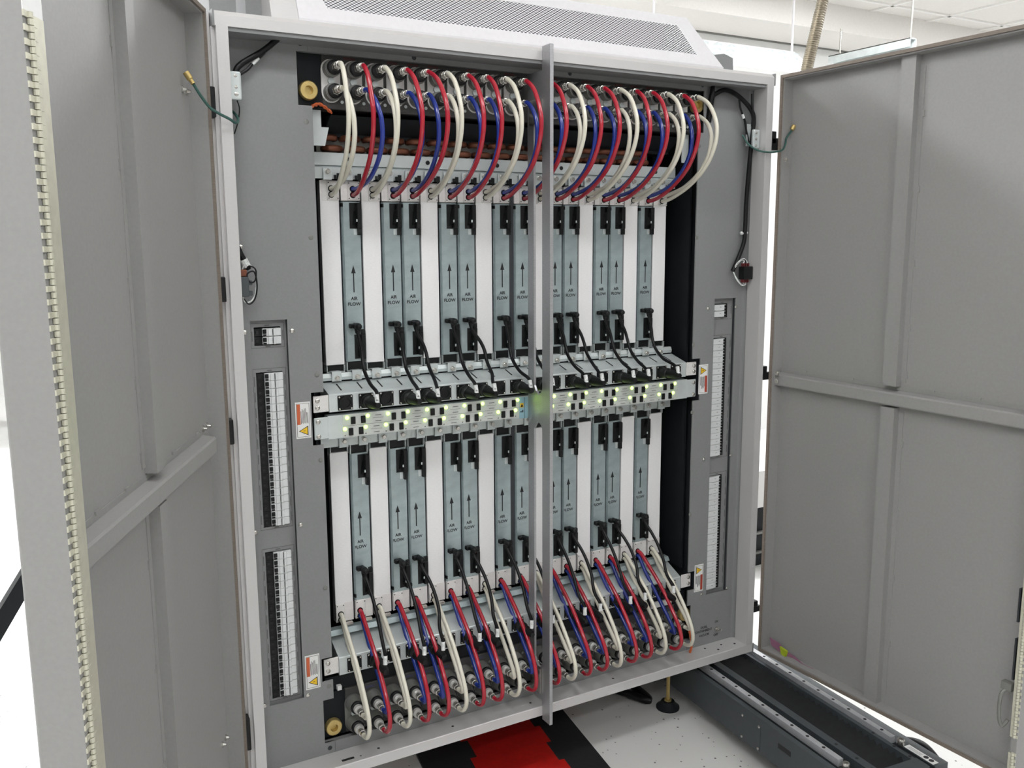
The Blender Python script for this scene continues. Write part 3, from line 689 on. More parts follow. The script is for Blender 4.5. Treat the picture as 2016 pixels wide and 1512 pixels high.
# ================================================================== power strips and indicator panel
def power_strip(low):
    z0, z1 = (-.629, -.584) if low else (.0151, .0565)
    e0, e1 = (-.621, -.580) if low else (.0174, .0557)
    yb, zbk = (.150, -.552) if low else (.140, .0745)
    nm = 'lower' if low else 'middle'
    t = thing('power_strip', f'{nm} metal power strip with a row of twenty square black sockets', 'power strip', (0, .10, z0))
    B().prism([(-.525, .076, z0), (-.525, .076, z1 - .002), (-.525, .078, z1), (-.525, yb, zbk), (-.525, yb, z0)], (1.05, 0, 0)).build('strip_housing', 'zincl', t)
    for s in (-1, 1):
        e = B().bbox(s * .5262, s * .5625, .0745, .0775, e0, e1, .0012, 1).build('mounting_ear', 'block', t)
        for z in (e0 + .011, e1 - .011): B().dome((s * .553, .0745, z), (0, -1, 0), .0056, .0035, 14).build('ear_screw', 'steel', e, smooth=True)
    n = 0
    for i in range(20):
        x = sock_x(i); zc = (z0 + z1) / 2 - .001
        bb = B().bbox(x - .0178, x + .0178, .0725, .077, zc - .0172, zc + .0172, .001, 1).ring((x, .0725, zc), (0, -1, 0), .0105, .0155, .003, 22)
        so = bb.build('socket', 'black', t)
        for dx in (-.0143, .0143):
            for dz in (-.0138, .0138): B().dome((x + dx, .0725, zc + dz), (0, -1, 0), .0026, .002, 8).build('socket_screw', 'steel', so, smooth=True)
    bb = B()
    for i in range(20):
        x = sock_x(i) - .004; f0, f1 = (.35, .66) if low else (.25, .8)
        yy0, zz0 = .078 + (yb - .078) * f0, z1 + (zbk - z1) * f0; yy1, zz1 = .078 + (yb - .078) * f1, z1 + (zbk - z1) * f1
        dx = .0035
        bb.hexa([(x, yy0, zz0), (x + dx, yy0, zz0), (x + dx, yy1, zz1), (x, yy1, zz1), (x, yy0, zz0 + .0006), (x + dx, yy0, zz0 + .0006), (x + dx, yy1, zz1 + .0006), (x, yy1, zz1 + .0006)])
    bb.build('top_slot', 'ink', t)
power_strip(False); power_strip(True)
ip = thing('indicator_panel', 'long silver indicator panel with two rows of glowing green lights and black switches', 'indicator panel', (0, .09, -.048))
bb = B().box(-.530, .530, .0745, .10, -.0475, .0068).bbox(-.5625, -.529, .0745, .0775, -.046, .0052, .0015, 1).bbox(.529, .5625, .0745, .0775, -.046, .0052, .0015, 1)
bb.build('panel_plate', 'zincl', ip)
for s in (-1, 1):
    for z in (-.0385, -.004): B().dome((s * .553, .0745, z), (0, -1, 0), .0056, .0035, 14).build('panel_screw', 'steel', ip, smooth=True)
def led_x(i): return -.4844 + .0505 * i if i < 10 else .4844 - .0505 * (19 - i)
B().box(-.4955, -.0255, .0738, .0745, -.0468, .0062).box(.0115, .4945, .0738, .0745, -.0468, .0062).build('indicator_overlay', 'ledfoil', ip)
bb = B().box(-.4955, -.0255, .0735, .0738, -.0209, -.0203).box(.0115, .4945, .0735, .0738, -.0209, -.0203)
for i in range(19):
    if i in (9,): continue
    x = (led_x(i) + led_x(i + 1)) / 2
    if i % 2 == 1:
        for zz, sh in ((-.008, 0), (-.0340, -.005)):
            bb.box(x - .014 + sh, x + .014 + sh, .0735, .0738, zz - .0003, zz + .0003)
            for dz in (.0065, -.0075): bb.box(x - .007 + sh, x + .008 + sh, .0735, .0738, zz + dz - .0007, zz + dz + .0007)
bb.build('panel_print', 'greyink', ip)
for r_, zl in ((0, -.0012), (1, -.0272)):
    for i in range(20):
        x = led_x(i) - r_ * .006; d_ = .0140 if i % 2 == 0 else -.0118
        B().lathe((x, .0738, zl), (x, 0, zl), [(0, .0042), (.0016, .0040), (.0028, .0026)], 12).build('green_light', 'led', ip, smooth=True)
        B().bbox(x + d_ - .0053, x + d_ + .0053, .0700, .0742, zl - .0158, zl + .0012, .0008, 1).build('rocker_switch', 'black', ip)
        B().cyl((x, .0738, zl - .0155), (x, .0734, zl - .0155), .0016, 8).build('status_dot', 'greyink', ip) if r_ else None
stk = B().box(-.0245, .0002, .0736, .0745, -.0505, .0045).build('blue_sticker', 'bluefoil', ip)
B().box(-.0226, -.0126, .0731, .0736, -.0215, -.0105).build('yellow_mark', 'yellow', stk)
B().prism([(-.0216, .0728, -.0205), (-.0134, .0728, -.0195), (-.0178, .0728, -.0125)], (0, .0003, 0)).box(-.0215, -.0185, .0731, .0736, -.0345, -.031).box(-.010, -.0094, .0731, .0736, -.05, .004).box(-.0165, -.0135, .0731, .0736, -.0345, -.029).build('sticker_print', 'ink', stk)

# ================================================================== power cables
cnt = 0
for up in (True, False):
    k = -1
    for i, kind in enumerate(PAT):
        if kind == 'W': continue
        k += 1
        xe = mod_x(i) + (.0155 if up else .0125); xs = sock_x(i); rnd = random.Random(i * 3 + up)
        row = 'upper' if up else 'lower'
        slack = rnd.uniform(-.004, .010) + (.014 if PAT[i - 1] == 'R' else 0)
        if up:
            t = thing('power_cable', f'black power cable hanging from the {row} modules, {ORD[k]} from the left', 'power cable', (xe, .12, .2045), 'power cables of the upper modules')
            ze = .2045
            P = [(xe + .006, .124, ze - .004), (xe + .007, .121, .180), (xe + .012 + slack * .6, .116, .152), (xe + .012 + slack, .110, .128), (xe + .010 + slack, .092, .100), (xe + .010 + slack * .8, .058, .076), ((xs + xe) / 2 + .01, .026, .062), (xs + .001, .006, .050), (xs, .001, .038)]
            zs = .0348
        else:
            t = thing('power_cable', f'black power cable hanging from the {row} modules, {ORD[k]} from the left', 'power cable', (xe, .12, -.3956), 'power cables of the lower modules')
            ze = -.3956
            P = [(xe + .006, .124, ze - .004), (xe + .008, .116, -.418), (xe + .010 + slack * .3, .095, -.440), (xe + .010 + slack * .5, .070, -.466), (xe + .010 + slack * .5, .044, -.502), (xe + .008, .018, -.540), (xs + .002, .004, -.572), (xs, .001, -.592)]
            zs = -.6075
        B().tube(P, .0043, 10, 5).build('cord', 'cable', t, smooth=True)
        # elbow plug at the module
        bb = B().lathe((xe + .006, .140, ze), (xe + .006, 0, ze), [(0, .0074), (.012, .0074), (.014, .0084), (.026, .0081), (.031, .0062), (.033, .003)], 14)
        bb.lathe((xe + .006, .124, ze + .004), (xe + .006, .122, ze - .022), [(0, .0074), (.012, .0074), (.0205, .0056)], 12)
        bb.bbox(xe - .008, xe + .004, .132, .146, ze - .0052, ze + .0052, .0015, 1)
        bb.build('elbow_plug', 'black', t, smooth=True)
        # round plug in the socket
        B().lathe((xs, .0692, zs), (xs, 0, zs), [(0, .0150), (.010, .0155), (.012, .0140), (.024, .0150), (.026, .0125), (.045, .0118), (.055, .0100), (.068, .0088), (.074, .0060)], 18).build('round_plug', 'black', t, smooth=True)
        q = [Vector(p) for p in P[-2:]]
        a = q[1] + (q[0] - q[1]) * .05; c = q[1] + (q[0] - q[1]).normalized() * .022
        B().cyl(a, c, .0052, 12).build('printed_sleeve', 'sleeve', t, smooth=True)

# ================================================================== circuit breakers
def build_breaker(s):
    """local: origin at the middle of the bottom edge, x towards the handles' outer side"""
    x0, x1 = (-.6865, -.6285) if s < 0 else (.614, .676); y = PLY; h = .0172
    t = thing('circuit_breaker', '', 'circuit breaker', ((x0 + x1) / 2, y, 0))
    c = (x0 + x1) / 2
    def L(bb, n, m):
        for v in bb.bm.verts: v.co.x -= c; v.co.y -= y
        return bb.build(n, m, t, local=True)
    if s < 0:
        L(B().bbox(-.669, x1, y - .005, y + .02, .0003, h, .0012, 1).bbox(-.657, -.6475, y - .0065, y, .0003, h, .0008, 1).bbox(-.6465, -.641, y - .0095, y, .0003, h, .001, 1), 'breaker_body', 'breaker')
        L(B().box(x0, -.669, y + .001, y + .02, .0003, h).bbox(-.6685, -.6608, y - .0075, y, .006, .0155, .0008, 1).box(-.668, -.661, y - .0058, y, .0008, .0045), 'breaker_handle', 'black')
        L(B().box(-.6825, -.677, y - .0005, y + .002, .006, .012).box(-.6475, -.6467, y - .0066, y, .003, h - .002).box(-.641, -.6402, y - .0056, y, .001, h - .001), 'breaker_marks', 'ink')
    else:
        L(B().bbox(x0 + .001, .667, y - .005, y + .02, .0003, h, .0012, 1).bbox(.617, .653, y - .0085, y, .0003, h, .0016, 1), 'breaker_body', 'breaker')
        L(B().box(.667, x1, y + .001, y + .02, .0003, h).bbox(.6605, .6692, y - .0072, y, .0085, .0158, .0008, 1).bbox(.6605, .6692, y - .0072, y, .001, .0065, .0008, 1), 'breaker_handle', 'black')
        L(B().box(.640, .6455, y - .0087, y, .0105, .0116), 'breaker_marks', 'greyink')
    return t
for s in (-1, 1):
    pb = None; side = 'left' if s < 0 else 'right'
    for z0, z1, n in GROUPS:
        where = {2: 'small top group', 20: 'upper long column' if z0 > -.4 else 'lower long column'}[n]
        for k in range(n):
            z = z1 - (k + 1) * (z1 - z0) / n
            lb = f'white circuit breaker, {ORD[k]} from the top in the {where} of the {side} panel'
            gp = f'circuit breakers in the {where} on the {side}'
            if pb is None:
                pb = build_breaker(s); pb.location.z = z; pb['label'] = lb; pb['group'] = gp
            else: copy_thing(pb, (pb.location.x, pb.location.y, z), lb, gp)

# ================================================================== wiring inside the cabinet
def cable(name, label, cat, pts, r, m, **k):
    t = thing(name, label, cat, tuple(pts[0])); B().tube(pts, r, 10, 6).build('sheath', m, t, smooth=True); return t
t = cable('cable_harness', 'black cable bundle running down behind the top left corner of the frame', 'cable', [(-.585, .055, .845), (-.598, .045, .834), (-.622, .045, .811), (-.649, .045, .789), (-.676, .046, .772), (-.693, .047, .760), (-.704, .046, .745), (-.719, .045, .70), (-.7255, .045, .66), (-.7255, .045, .43), (-.716, .045, .385), (-.708, .045, .366), (-.698, .046, .345)], .0062, 'cable')
B().tube([(-.630, .042, .806), (-.647, .048, .784), (-.665, .05, .768), (-.679, .05, .752), (-.700, .048, .738)], .0032, 8).build('branch_wire', 'cable', t, smooth=True)
B().tube([(-.655, .0495, .777), (-.668, .0503, .764)], .0040, 8, straight=True).build('white_marker', 'sleeve', t)
B().tube([(-.703, .05, .690), (-.699, .05, .672), (-.704, .05, .645), (-.712, .05, .622)], .0013, 8).build('loose_tie', 'cable', t, smooth=True)
B().tube([(-.7075, .0455, .366), (-.7005, .046, .350)], .0082, 10, straight=True).build('white_marker', 'sleeve', t)
t = thing('wire_connector', 'small dark connector with looped white and black wires beside the left post', 'connector', (-.712, .045, .28))
B().bbox(-.722, -.702, .032, .052, .288, .330, .002).bbox(-.702, -.694, .036, .048, .290, .300, .001).bbox(-.702, -.694, .036, .048, .312, .322, .001).build('connector_body', 'base', t)
B().bbox(-.718, -.704, .036, .048, .330, .345, .002).build('connector_plug', 'copper', t)
B().tube([(-.712, .045, .344), (-.706, .04, .356), (-.690, .038, .348), (-.685, .04, .325), (-.686, .042, .300), (-.695, .042, .280), (-.709, .042, .276), (-.714, .042, .288)], .0017, 8).build('white_wire', 'sleeve', t, smooth=True)
B().tube([(-.708, .046, .344), (-.698, .036, .352), (-.686, .035, .344), (-.688, .036, .322), (-.699, .036, .318), (-.704, .036, .335), (-.690, .034, .340), (-.684, .038, .312), (-.689, .04, .284), (-.702, .04, .272), (-.713, .042, .284)], .0016, 8).build('black_wire', 'cable', t, smooth=True)
t = cable('cable_harness', 'black cable bundle curving down the right liner from the roof', 'cable', [(.579, .055, .842), (.577, .055, .815), (.574, .052, .790), (.582, .047, .794), (.608, .045, .805), (.645, .045, .800), (.687, .043, .777), (.712, .042, .753), (.719, .042, .729), (.716, .042, .698), (.712, .043, .645), (.709, .046, .574), (.707, .048, .503), (.706, .048, .432), (.703, .048, .392), (.684, .05, .345), (.668, .052, .312)], .0062, 'cable')
B().tube([(.575, .050, .80), (.571, .054, .775), (.574, .060, .750), (.572, .064, .72)], .0085, 10).build('branch_cable', 'cable', t, smooth=True)
B().tube([(.668, .048, .784), (.672, .046, .760), (.682, .046, .742), (.690, .046, .726), (.697, .046, .700), (.706, .045, .670)], .0028, 8).build('branch_wire', 'cable', t, smooth=True)
B().tube([(.679, .0455, .7455), (.685, .0455, .735)], .0036, 8, straight=True).build('white_marker', 'sleeve', t)
B().tube([(.700, .034, .80), (.702, .034, .775), (.706, .034, .745), (.704, .034, .712)], .0022, 8).build('loose_tie', 'cable', t, smooth=True)
B().tube([(.6975, .050, .418), (.7175, .050, .420)], .0036, 8, straight=True).dome((.697, .052, .419), (-1, -.3, 0), .005, .004).build('cable_clip', 'sleeve', t)
t = thing('wire_connector', 'black connector block with white wires on the inside of the right post', 'connector', (.70, .04, .29))
B().bbox(.690, .7235, .028, .052, .288, .325, .002).build('connector_body', 'black', t)
for x in (.694, .702, .710):
    for z in (.325, .279): B().box(x, x + .004, .034, .046, z, z + .009).build('crimp_terminal', 'redink', t)
for k in range(3):
    B().tube([(.669, .050, .312), (.676, .044, .330 + .002 * k), (.688 + .003 * k, .040, .343 + .002 * k), (.700 + .004 * k, .040, .341), (.696 + .008 * k, .040, .333)], .0015, 8).build('white_wire' if k != 1 else 'black_wire', 'sleeve' if k != 1 else 'cable', t, smooth=True)
for k in range(2):
    B().tube([(.669, .050, .310), (.676, .044, .292 - .003 * k), (.690 + .002 * k, .040, .274 - .002 * k), (.703 + .004 * k, .040, .273), (.696 + .012 * k, .040, .281)], .0016, 8).build('white_wire', 'sleeve', t, smooth=True)
t = cable('ground_wire', 'green ground wire sagging from the left door across the front post', 'wire', [(-.806, -.050, .699), (-.7925, -.044, .679), (-.7755, -.036, .660), (-.757, -.028, .6505), (-.736, -.020, .6425), (-.7215, -.008, .637), (-.7095, .020, .6465), (-.7075, .048, .660), (-.711, .060, .668)], .0028, 'greenwire')
B().lathe((-.818, -.046, .720), (-.806, -.050, .699), [(0, .006), (.014, .006), (.016, .0042), (.024, .0042)], 12).build('crimp_terminal', 'brass', t, smooth=True)
t = cable('ground_wire', 'green ground wire sagging from the right door to the right liner', 'wire', [QR(.020, .026, .700), QR(.020, .008, .680), (.785, -.016, .665), (.770, -.022, .648), (.751, -.018, .642), (.728, -.010, .640), (.705, .008, .646), (.690, .03, .664), (.684, .048, .69)], .0026, 'greenwire')
B().lathe(QR(.024, .032, .715), QR(.020, .026, .700), [(0, .006), (.012, .006), (.014, .004)], 12).build('crimp_terminal', 'brass', t, smooth=True)
def twisted(label, pts, r=.0022, turns=9):
    t = thing('twisted_wire', label, 'wire', tuple(pts[0])); P = [Vector(p) for p in pts]
    for ph in (0, math.pi):
        q = []; N = 60
        for k in range(N + 1):
            f = k / N * (len(P) - 1); i = min(int(f), len(P) - 2); c = P[i].lerp(P[i + 1], f - i); d = (P[i + 1] - P[i]).normalized(); u = d.orthogonal().normalized(); v_ = d.cross(u); a = ph + k / N * turns * 2 * math.pi
            q.append(c + (u * math.cos(a) + v_ * math.sin(a)) * r * .9)
        B().tube(q, r, 6, straight=True).build('wire_strand', 'orangewire', t, smooth=True)
twisted('orange twisted wire below the upper left brass plug', [(-.540, .088, .688), (-.534, .080, .694), (-.520, .080, .6985), (-.505, .084, .692), (-.490, .088, .682)], turns=3)
twisted('orange twisted wire hanging in the dark bay on the right', [(.606, .2, .62), (.589, .2, .536), (.580, .2, .449), (.571, .2, .36), (.559, .2, .301)], .0026, 18)
twisted('orange twisted wire dropping over the bottom tray at right', [(.556, .078, -.735), (.553, .055, -.776), (.547, .045, -.80), (.541, .045, -.815)], turns=6)
t = thing('patch_cable', 'short grey cable with a clear plug hanging below the right panel end', 'cable', (.56, .2, -.14))
B().tube([(.603, .2, -.05), (.600, .2, -.08), (.590, .2, -.098)], .0028, 8).build('sheath', 'base', t, smooth=True)
B().lathe((.590, .2, -.097), (.558, .2, -.142), [(0, .005), (.012, .0075), (.020, .0075), (.022, .0045), (.052, .0042)], 8).build('clear_plug', 'valvewhite', t)
# pink film with lime tape lying along the bottom of the right door
t = thing('plastic_film', 'crumpled pink film with a lime tape strip at the foot of the right door', 'film', QR(.10, .02, -.84))
def fl(s, z, o): return QR(s, o, z)
top = [(.022, -.800), (.055, -.806), (.085, -.817), (.115, -.823), (.15, -.830), (.185, -.838)]; bot = [(.030, -.822), (.055, -.831), (.085, -.8315), (.115, -.8318), (.15, -.8318), (.19, -.8315)]
bb = B()
for k in range(5):
    o = (.022, .026, .021, .027, .022, .026); (a, b_), (c, d_) = (top[k], top[k + 1]), (bot[k], bot[k + 1])
    bb.hexa([fl(*c, o[k]), fl(*d_, o[k + 1]), fl(d_[0], d_[1], o[k + 1] + .002), fl(c[0], c[1], o[k] + .002), fl(*a, o[k]), fl(*b_, o[k + 1]), fl(b_[0], b_[1], o[k + 1] + .002), fl(a[0], a[1], o[k] + .002)])
bb.build('pink_sheet', 'pink', t)
B().hexa([fl(.075, -.8315, .016), fl(.092, -.8318, .013), fl(.093, -.8315, .020), fl(.076, -.8315, .020), fl(.070, -.808, .014), fl(.098, -.812, .012), fl(.099, -.812, .0195), fl(.071, -.808, .0195)]).build('lime_tape', 'lime', t)

# ================================================================== base with guide rails in front of the cabinet
bO, bT, bV = Vector((.6064, .048, 0)), Vector((-.0864, -.9963, 0)), Vector((.9963, -.0864, 0))
def bp_(u, v, z): return bO + bT * u + bV * v + Vector((0, 0, z))
def bb_(bb, u0, u1, v0, v1, z0, z1): return bb.hexa([bp_(u0, v0, z0), bp_(u1, v0, z0), bp_(u1, v1, z0), bp_(u0, v1, z0), bp_(u0, v0, z1), bp_(u1, v0, z1), bp_(u1, v1, z1), bp_(u0, v1, z1)])
base = thing('rail_base', 'low dark steel base with two bright guide rails running under the cabinet', 'rail base', bp_(-.2, .1, FLOOR))
U0, U1 = -.75, .655
bb_(B(), U0, U1, -.034, .252, -.99, -.918).build('base_beam', 'base', base)
q = bb_(B(), U0, U1, -.034, -.018, -.918, -.888); q.build('side_ledge', 'base', base)
bb_(B(), U0, U1, .044, .068, -.918, -.885).build('inner_flange', 'base', base)
bb_(B(), U0, U1, .176, .1885, -.918, -.885).build('inner_flange', 'base', base)
bb_(B(), U0, U1, .207, .252, -.918, -.888).build('side_ledge', 'base', base)
for v0, u1 in ((-.008, .552), (.1905, .531)):
    bb_(B(), U0, U1, v0 - .004, v0 + .020, -.918, -.891).build('rail_bed', 'matteblack', base)
    rl = bb_(B(), U0, u1, v0, v0 + .0165, -.8905, -.872).build('guide_rail', 'rail', base)
    u = .03
    while u < u1 - .01: B().cyl(bp_(u, v0 + .008, -.872), bp_(u, v0 + .008, -.8716), .0045, 10).build('rail_hole', 'ink', rl); u += .058
bb = B(); u = U0; k = 0
while u < .612:
    d = .011; z0, z1 = (-.912, -.894) if k % 2 == 0 else (-.894, -.912)
    bb.hexa([bp_(u, .0685, -.917), bp_(u + d, .0685, -.917), bp_(u + d, .1755, -.917), bp_(u, .1755, -.917), bp_(u, .0685, z0), bp_(u + d, .0685, z1), bp_(u + d, .1755, z1), bp_(u, .1755, z0)]); u += d; k += 1
bb.build('bellows_cover', 'bellows', base)
bb_(B(), .614, .655, .044, .1885, -.918, -.882).build('end_plate', 'base', base)
for u, v, z in ((.549, .207, -.888), (.566, .004, -.892)):
    B().lathe(bp_(u, v, z), bp_(u, v, z + .1), [(0, .0085), (.002, .0095), (.016, .0095), (.018, .0082), (.018, .0045), (.012, .004)], 18).build('stop_bolt', 'steel', base, smooth=True)
lb = bb_(B(), .558, .648, .2085, .228, -.8878, -.8872).build('white_notice', 'labelwhite', base)
bb = B()
for u, v in ((.618, .219), (.634, .219)):
    c = bp_(u, v, -.8870); bb.ring(c, (0, 0, 1), .0052, .0064, .0003, 18)
    bb.hexa([c + bT * a + bV * e + Vector((0, 0, z)) for z in (0, .0003) for a, e in ((-.0042, -.0034), (-.0034, -.0042), (.0042, .0034), (.0034, .0042))])
bb.build('prohibition_sign', 'ink', lb)
bb = B()
for v in (.213, .217, .221): bb_(bb, .566, .606, v, v + .0007, -.8872, -.8870)
bb.build('notice_print', 'greyink', lb)
for u, z in ((.22, -.915), (.22, -.979), (.29, -.914), (.289, -.979)):
    c = bp_(u, -.034, z); B().dome(c, -bV, .0045, .003).build('side_screw', 'steel', base, smooth=True)
bb_(B(), .296, .2968, -.0345, -.034, -.985, -.915).build('panel_seam', 'ink', base)
bb_(B(), .367, .415, -.0345, -.034, -.934, -.920).build('side_slot', 'ink', base)
for u in (-.6, -.2, .2, .55):
    B().cyl(bp_(u, .11, FLOOR), bp_(u, .11, -.99), .03, 16).build('base_foot', 'matteblack', base)
for v in (.056, .183):
    for u in (.48, .55, .60): B().cyl(bp_(u, v, -.885), bp_(u, v, -.8846), .0042, 10).build('flange_hole', 'ink', base)
part(B().box(-.74, .53, .60, .69, FLOOR, BOTZ), 'rear_light_blocker', 'matteblack')  # unseen block added under the cabinet to stop light leaking from behind
ft = thing('levelling_foot', 'round levelling foot with brass bolt on the floor beside the dark base', 'foot', (.545, .145, FLOOR))
B().lathe((.545, .145, FLOOR), (.545, .145, 0), [(0, .036), (.006, .036), (.010, .030), (.020, .022), (.024, .020)], 24).build('foot_pad', 'matteblack', ft, smooth=True)
B().lathe((.545, .145, FLOOR + .0235), (.545, .145, 0), [(0, .012), (.006, .012), (.006, .006), (.20, .006)], 6).build('foot_bolt', 'brass', ft)
cable('floor_hose', 'black hose lying on the floor under the cabinet behind the levelling foot', 'hose', [(.30, .62, FLOOR + .014), (.36, .50, FLOOR + .014), (.42, .38, FLOOR + .014), (.465, .28, FLOOR + .014), (.505, .19, FLOOR + .015), (.520, .30, FLOOR + .015), (.53, .50, FLOOR + .015)], .013, 'cable')
cable('floor_cable', 'black cable loop on the floor between the base and the right door', 'cable', [bp_(.30, .30, FLOOR + .02), bp_(.42, .30, -.98), bp_(.50, .285, -.925), bp_(.56, .283, -.91), bp_(.62, .290, -.95), bp_(.68, .30, -1.0), bp_(.76, .31, FLOOR + .02)], .013, 'cable')
# rubber floor tiles
def tile(name, label, pts, m):
    t = tag(B().prism([(x, y, FLOOR) for x, y in pts], (0, 0, .008)).build(name, m), label, 'floor tile'); return t
ax, ay = Vector((-.161, -.987)), Vector((.987, -.161)); mO = Vector((.150, .300))
def mp_(u, v): q = mO + ax * u + ay * v; return (q.x, q.y)
def edge(us, v, depth, flip=False):      # a jigsaw edge at lateral position v
    out = []
    for k, (a, b) in enumerate(zip(us, us[1:])):
        w_ = v + (depth if k % 2 else 0); out += [mp_(a, w_), mp_(b, w_)]
    return out
US = [-.26, -.12, -.03, .06, .15, .245, .30, .42, .50]
R_ = edge(US, -.020, .016); L_ = edge(US, -.250, .020)
tile('rubber_tile', 'red rubber floor tile under the front edge of the cabinet', R_ + L_[::-1], 'matred')
tile('rubber_tile', 'black rubber edge tile to the right of the red floor tile', R_ + [mp_(.50, .098), mp_(-.26, .098)], 'matblack')
tile('rubber_tile', 'black rubber edge tile to the left of the red floor tile', L_ + [mp_(.50, -.385), mp_(-.26, -.385)], 'matblack')

# ================================================================== things further back in the lab
t = thing('flexible_duct', 'ribbed metal flexible duct rising to the ceiling behind the cabinet', 'duct', (2.45, 1.5, 1.0))
P = [(2.42, 1.5, 1.0), (2.475, 1.5, 1.245), (2.522, 1.5, 1.415), (2.570, 1.5, 1.60), (2.62, 1.5, 1.96)]
pts = []; N = 130
for k in range(N + 1):
    f = k / N * 4; i = min(int(f), 3); pts.append(Vector(P[i]).lerp(Vector(P[i + 1]), f - i))
B().tube(pts, [.030 if k % 2 else .0255 for k in range(N + 1)], 18, straight=True).build('duct_wall', 'duct', t, smooth=True)
t = thing('strut_channel', 'grey strut channel hanging from the ceiling on a thin rod', 'strut', (3.9, 2.0, 1.60))
B().box(3.875, 3.88, 1.98, 2.62, 1.580, 1.632).box(3.875, 3.935, 1.98, 2.62, 1.627, 1.632).box(3.93, 3.935, 1.98, 2.62, 1.580, 1.632).build('channel', 'zincl', t)
B().cyl((3.905, 2.0, 1.63), (3.905, 2.0, 1.96), .006, 8).build('hanger_rod', 'steel', t)
B().cyl((3.905, 2.55, 1.63), (3.905, 2.55, 1.80), .006, 8).build('hanger_rod', 'steel', t)
t = thing('slotted_tray', 'white tray with rows of diamond slots hanging behind the cabinet', 'cable tray', (2.9, 2.4, 1.45))
bb = B().hexa([(2.1, 2.30, 1.42), (3.45, 2.30, 1.42), (3.45, 2.52, 1.60), (2.1, 2.52, 1.60), (2.1, 2.302, 1.424), (3.45, 2.302, 1.424), (3.45, 2.522, 1.604), (2.1, 2.522, 1.604)])
bb.build('tray_sheet', 'hood', t)
bb = B()
for r_ in range(4):
    for k in range(12):
        x = 2.16 + k * .108 + (r_ % 2) * .054; f = .14 + r_ * .23; y, z = 2.30 + .22 * f, 1.42 + .18 * f
        bb.prism([(x - .040, y - .003, z), (x - .012, y - .016, z + .016), (x + .030, y - .014, z + .010), (x + .040, y - .003, z), (x + .012, y - .003, z - .012)], (0, .002, -.002))
bb.build('diamond_slots', 'zincl', t)
for x in (2.2, 3.3): B().box(x, x + .01, 2.40, 2.41, 1.51, 1.96).build('tray_hanger', 'hood', t)
t = thing('equipment_rack', 'low black equipment unit with white top seen through the gap beside the right post', 'equipment', (1.7, 1.0, FLOOR))
B().box(1.45, 2.1, .92, 1.5, FLOOR, -.765).build('rack_body', 'matteblack', t)
B().box(1.45, 2.1, .90, 1.5, -.765, -.60).build('rack_top', 'wall', t)
B().box(1.45, 2.1, .905, .92, -.89, -.88).box(1.45, 2.1, .905, .92, -.98, -.97).build('shelf_lip', 'valve', t)
# steel cart and bench top instrument on the far left
t = thing('steel_cart', 'stainless steel cart with open shelves on the white floor at far left', 'cart', (-.9, 4.95, FLOOR))
for x, y in ((-1.17, 4.66), (-.6, 4.66), (-1.17, 5.2), (-.6, 5.2)): B().box(x, x + .045, y, y + .04, FLOOR, -.27).build('cart_leg', 'zincl', t)
for z in (-.30, -.66, -.97): B().box(-1.17, -.555, 4.66, 5.24, z, z + .04).build('cart_shelf', 'zincl', t)
B().box(-1.12, -.6, 5.2, 5.21, -.93, -.66).box(-1.12, -.6, 5.2, 5.21, -.62, -.30).build('back_panel', 'valve', t)
t = thing('green_mat', 'green work mat on top of the steel cart', 'mat', (-.9, 4.9, -.26)); B().box(-1.13, -.6, 4.70, 5.2, -.26, -.254).build('mat_sheet', mat('green_mat', (80, 132, 112), .6), t)
t = thing('paper_roll', 'white paper roll standing on the steel cart', 'paper roll', (-1.04, 4.82, -.254)); B().lathe((-1.04, 4.82, -.254), (-1.04, 4.82, 0), [(0, .06), (.12, .06), (.128, .055), (.128, .02)], 20).build('roll', 'labelwhite', t, smooth=True)
t = thing('lab_bench', 'white lab bench behind the steel cart', 'bench', (-1.8, 5.9, FLOOR))
B().box(-2.6, -.9, 5.5, 6.3, -.20, -.15).build('bench_top', 'hood', t)
for x in (-2.55, -.98): B().box(x, x + .05, 5.55, 6.25, FLOOR, -.20).build('bench_leg', 'valve', t)
t = thing('placement_machine', 'cream bench top machine with stacked control boxes and dark round recess', 'machine', (-1.6, 5.8, -.15))
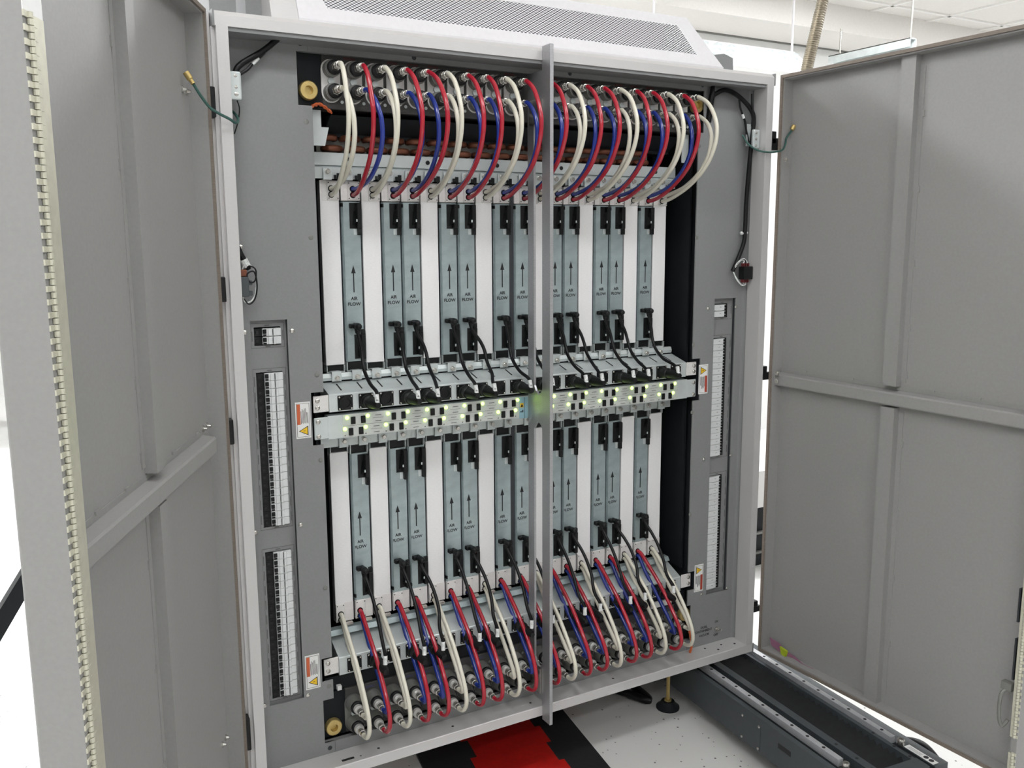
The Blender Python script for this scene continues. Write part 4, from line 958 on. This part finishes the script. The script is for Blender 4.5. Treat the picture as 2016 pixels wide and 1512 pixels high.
B().bbox(-2.1, -1.12, 5.54, 6.1, -.149, .06, .01).build('machine_base', 'hood', t)
B().bbox(-2.1, -1.10, 5.55, 6.1, .20, .34, .01).build('control_box', 'ledfoil', t)
for x in (-1.30, -1.20): B().cyl((x, 5.55, .29), (x, 5.545, .29), .018, 14).build('control_knob', 'dark', t)
B().bbox(-2.1, -1.08, 5.6, 6.1, .06, .20, .006).build('machine_body', 'ceil', t)
B().cyl((-1.34, 5.54, -.06), (-1.34, 5.535, -.06), .085, 24).build('round_recess', 'matteblack', t)
t = thing('monitor', 'flat monitor with a bright screen above the bench top machine', 'monitor', (-1.3, 5.8, .34))
B().box(-1.55, -1.02, 5.78, 5.82, .42, .66).build('monitor_case', 'dark', t)
M['screen'] = mat('monitor_screen', (235, 232, 250), .3, 0, .12, 14, emit=1.0)
B().box(-1.54, -1.03, 5.775, 5.78, .44, .645).build('screen', 'screen', t)
B().box(-1.33, -1.25, 5.79, 5.83, .34, .42).build('monitor_stand', 'dark', t)
t = thing('wall_unit', 'grey upright box behind the monitor at far left', 'box', (-1.12, 6.2, -.15)); B().box(-1.22, -.98, 6.15, 6.28, -.15, .80).build('unit_body', 'valve', t)
# black angled stand behind the left door
t = thing('angled_stand', 'black angled stand leg with zinc bracket behind the left door', 'stand', (-1.3, .5, FLOOR))
B().prism([(-1.095, .5, -.20), (-1.113, .5, -.21), (-1.113, .5, -.30), (-1.60, .5, FLOOR), (-1.54, .5, FLOOR), (-1.095, .5, -.335)], (0, .05, 0)).build('stand_leg', 'matteblack', t)
B().prism([(-1.130, .495, -.350), (-1.110, .495, -.352), (-1.100, .495, -.375), (-1.145, .495, -.428), (-1.172, .495, -.428)], (0, .004, 0)).build('bracket_plate', 'zinc', t)
B().prism([(-1.150, .49, -.418), (-1.138, .49, -.412), (-1.085, .49, -.482), (-1.085, .49, -.497)], (0, .004, 0)).build('brace_strap', 'zincl', t)
B().box(-1.11, -1.06, .5, .55, FLOOR, -.21).build('stand_post', 'matteblack', t)
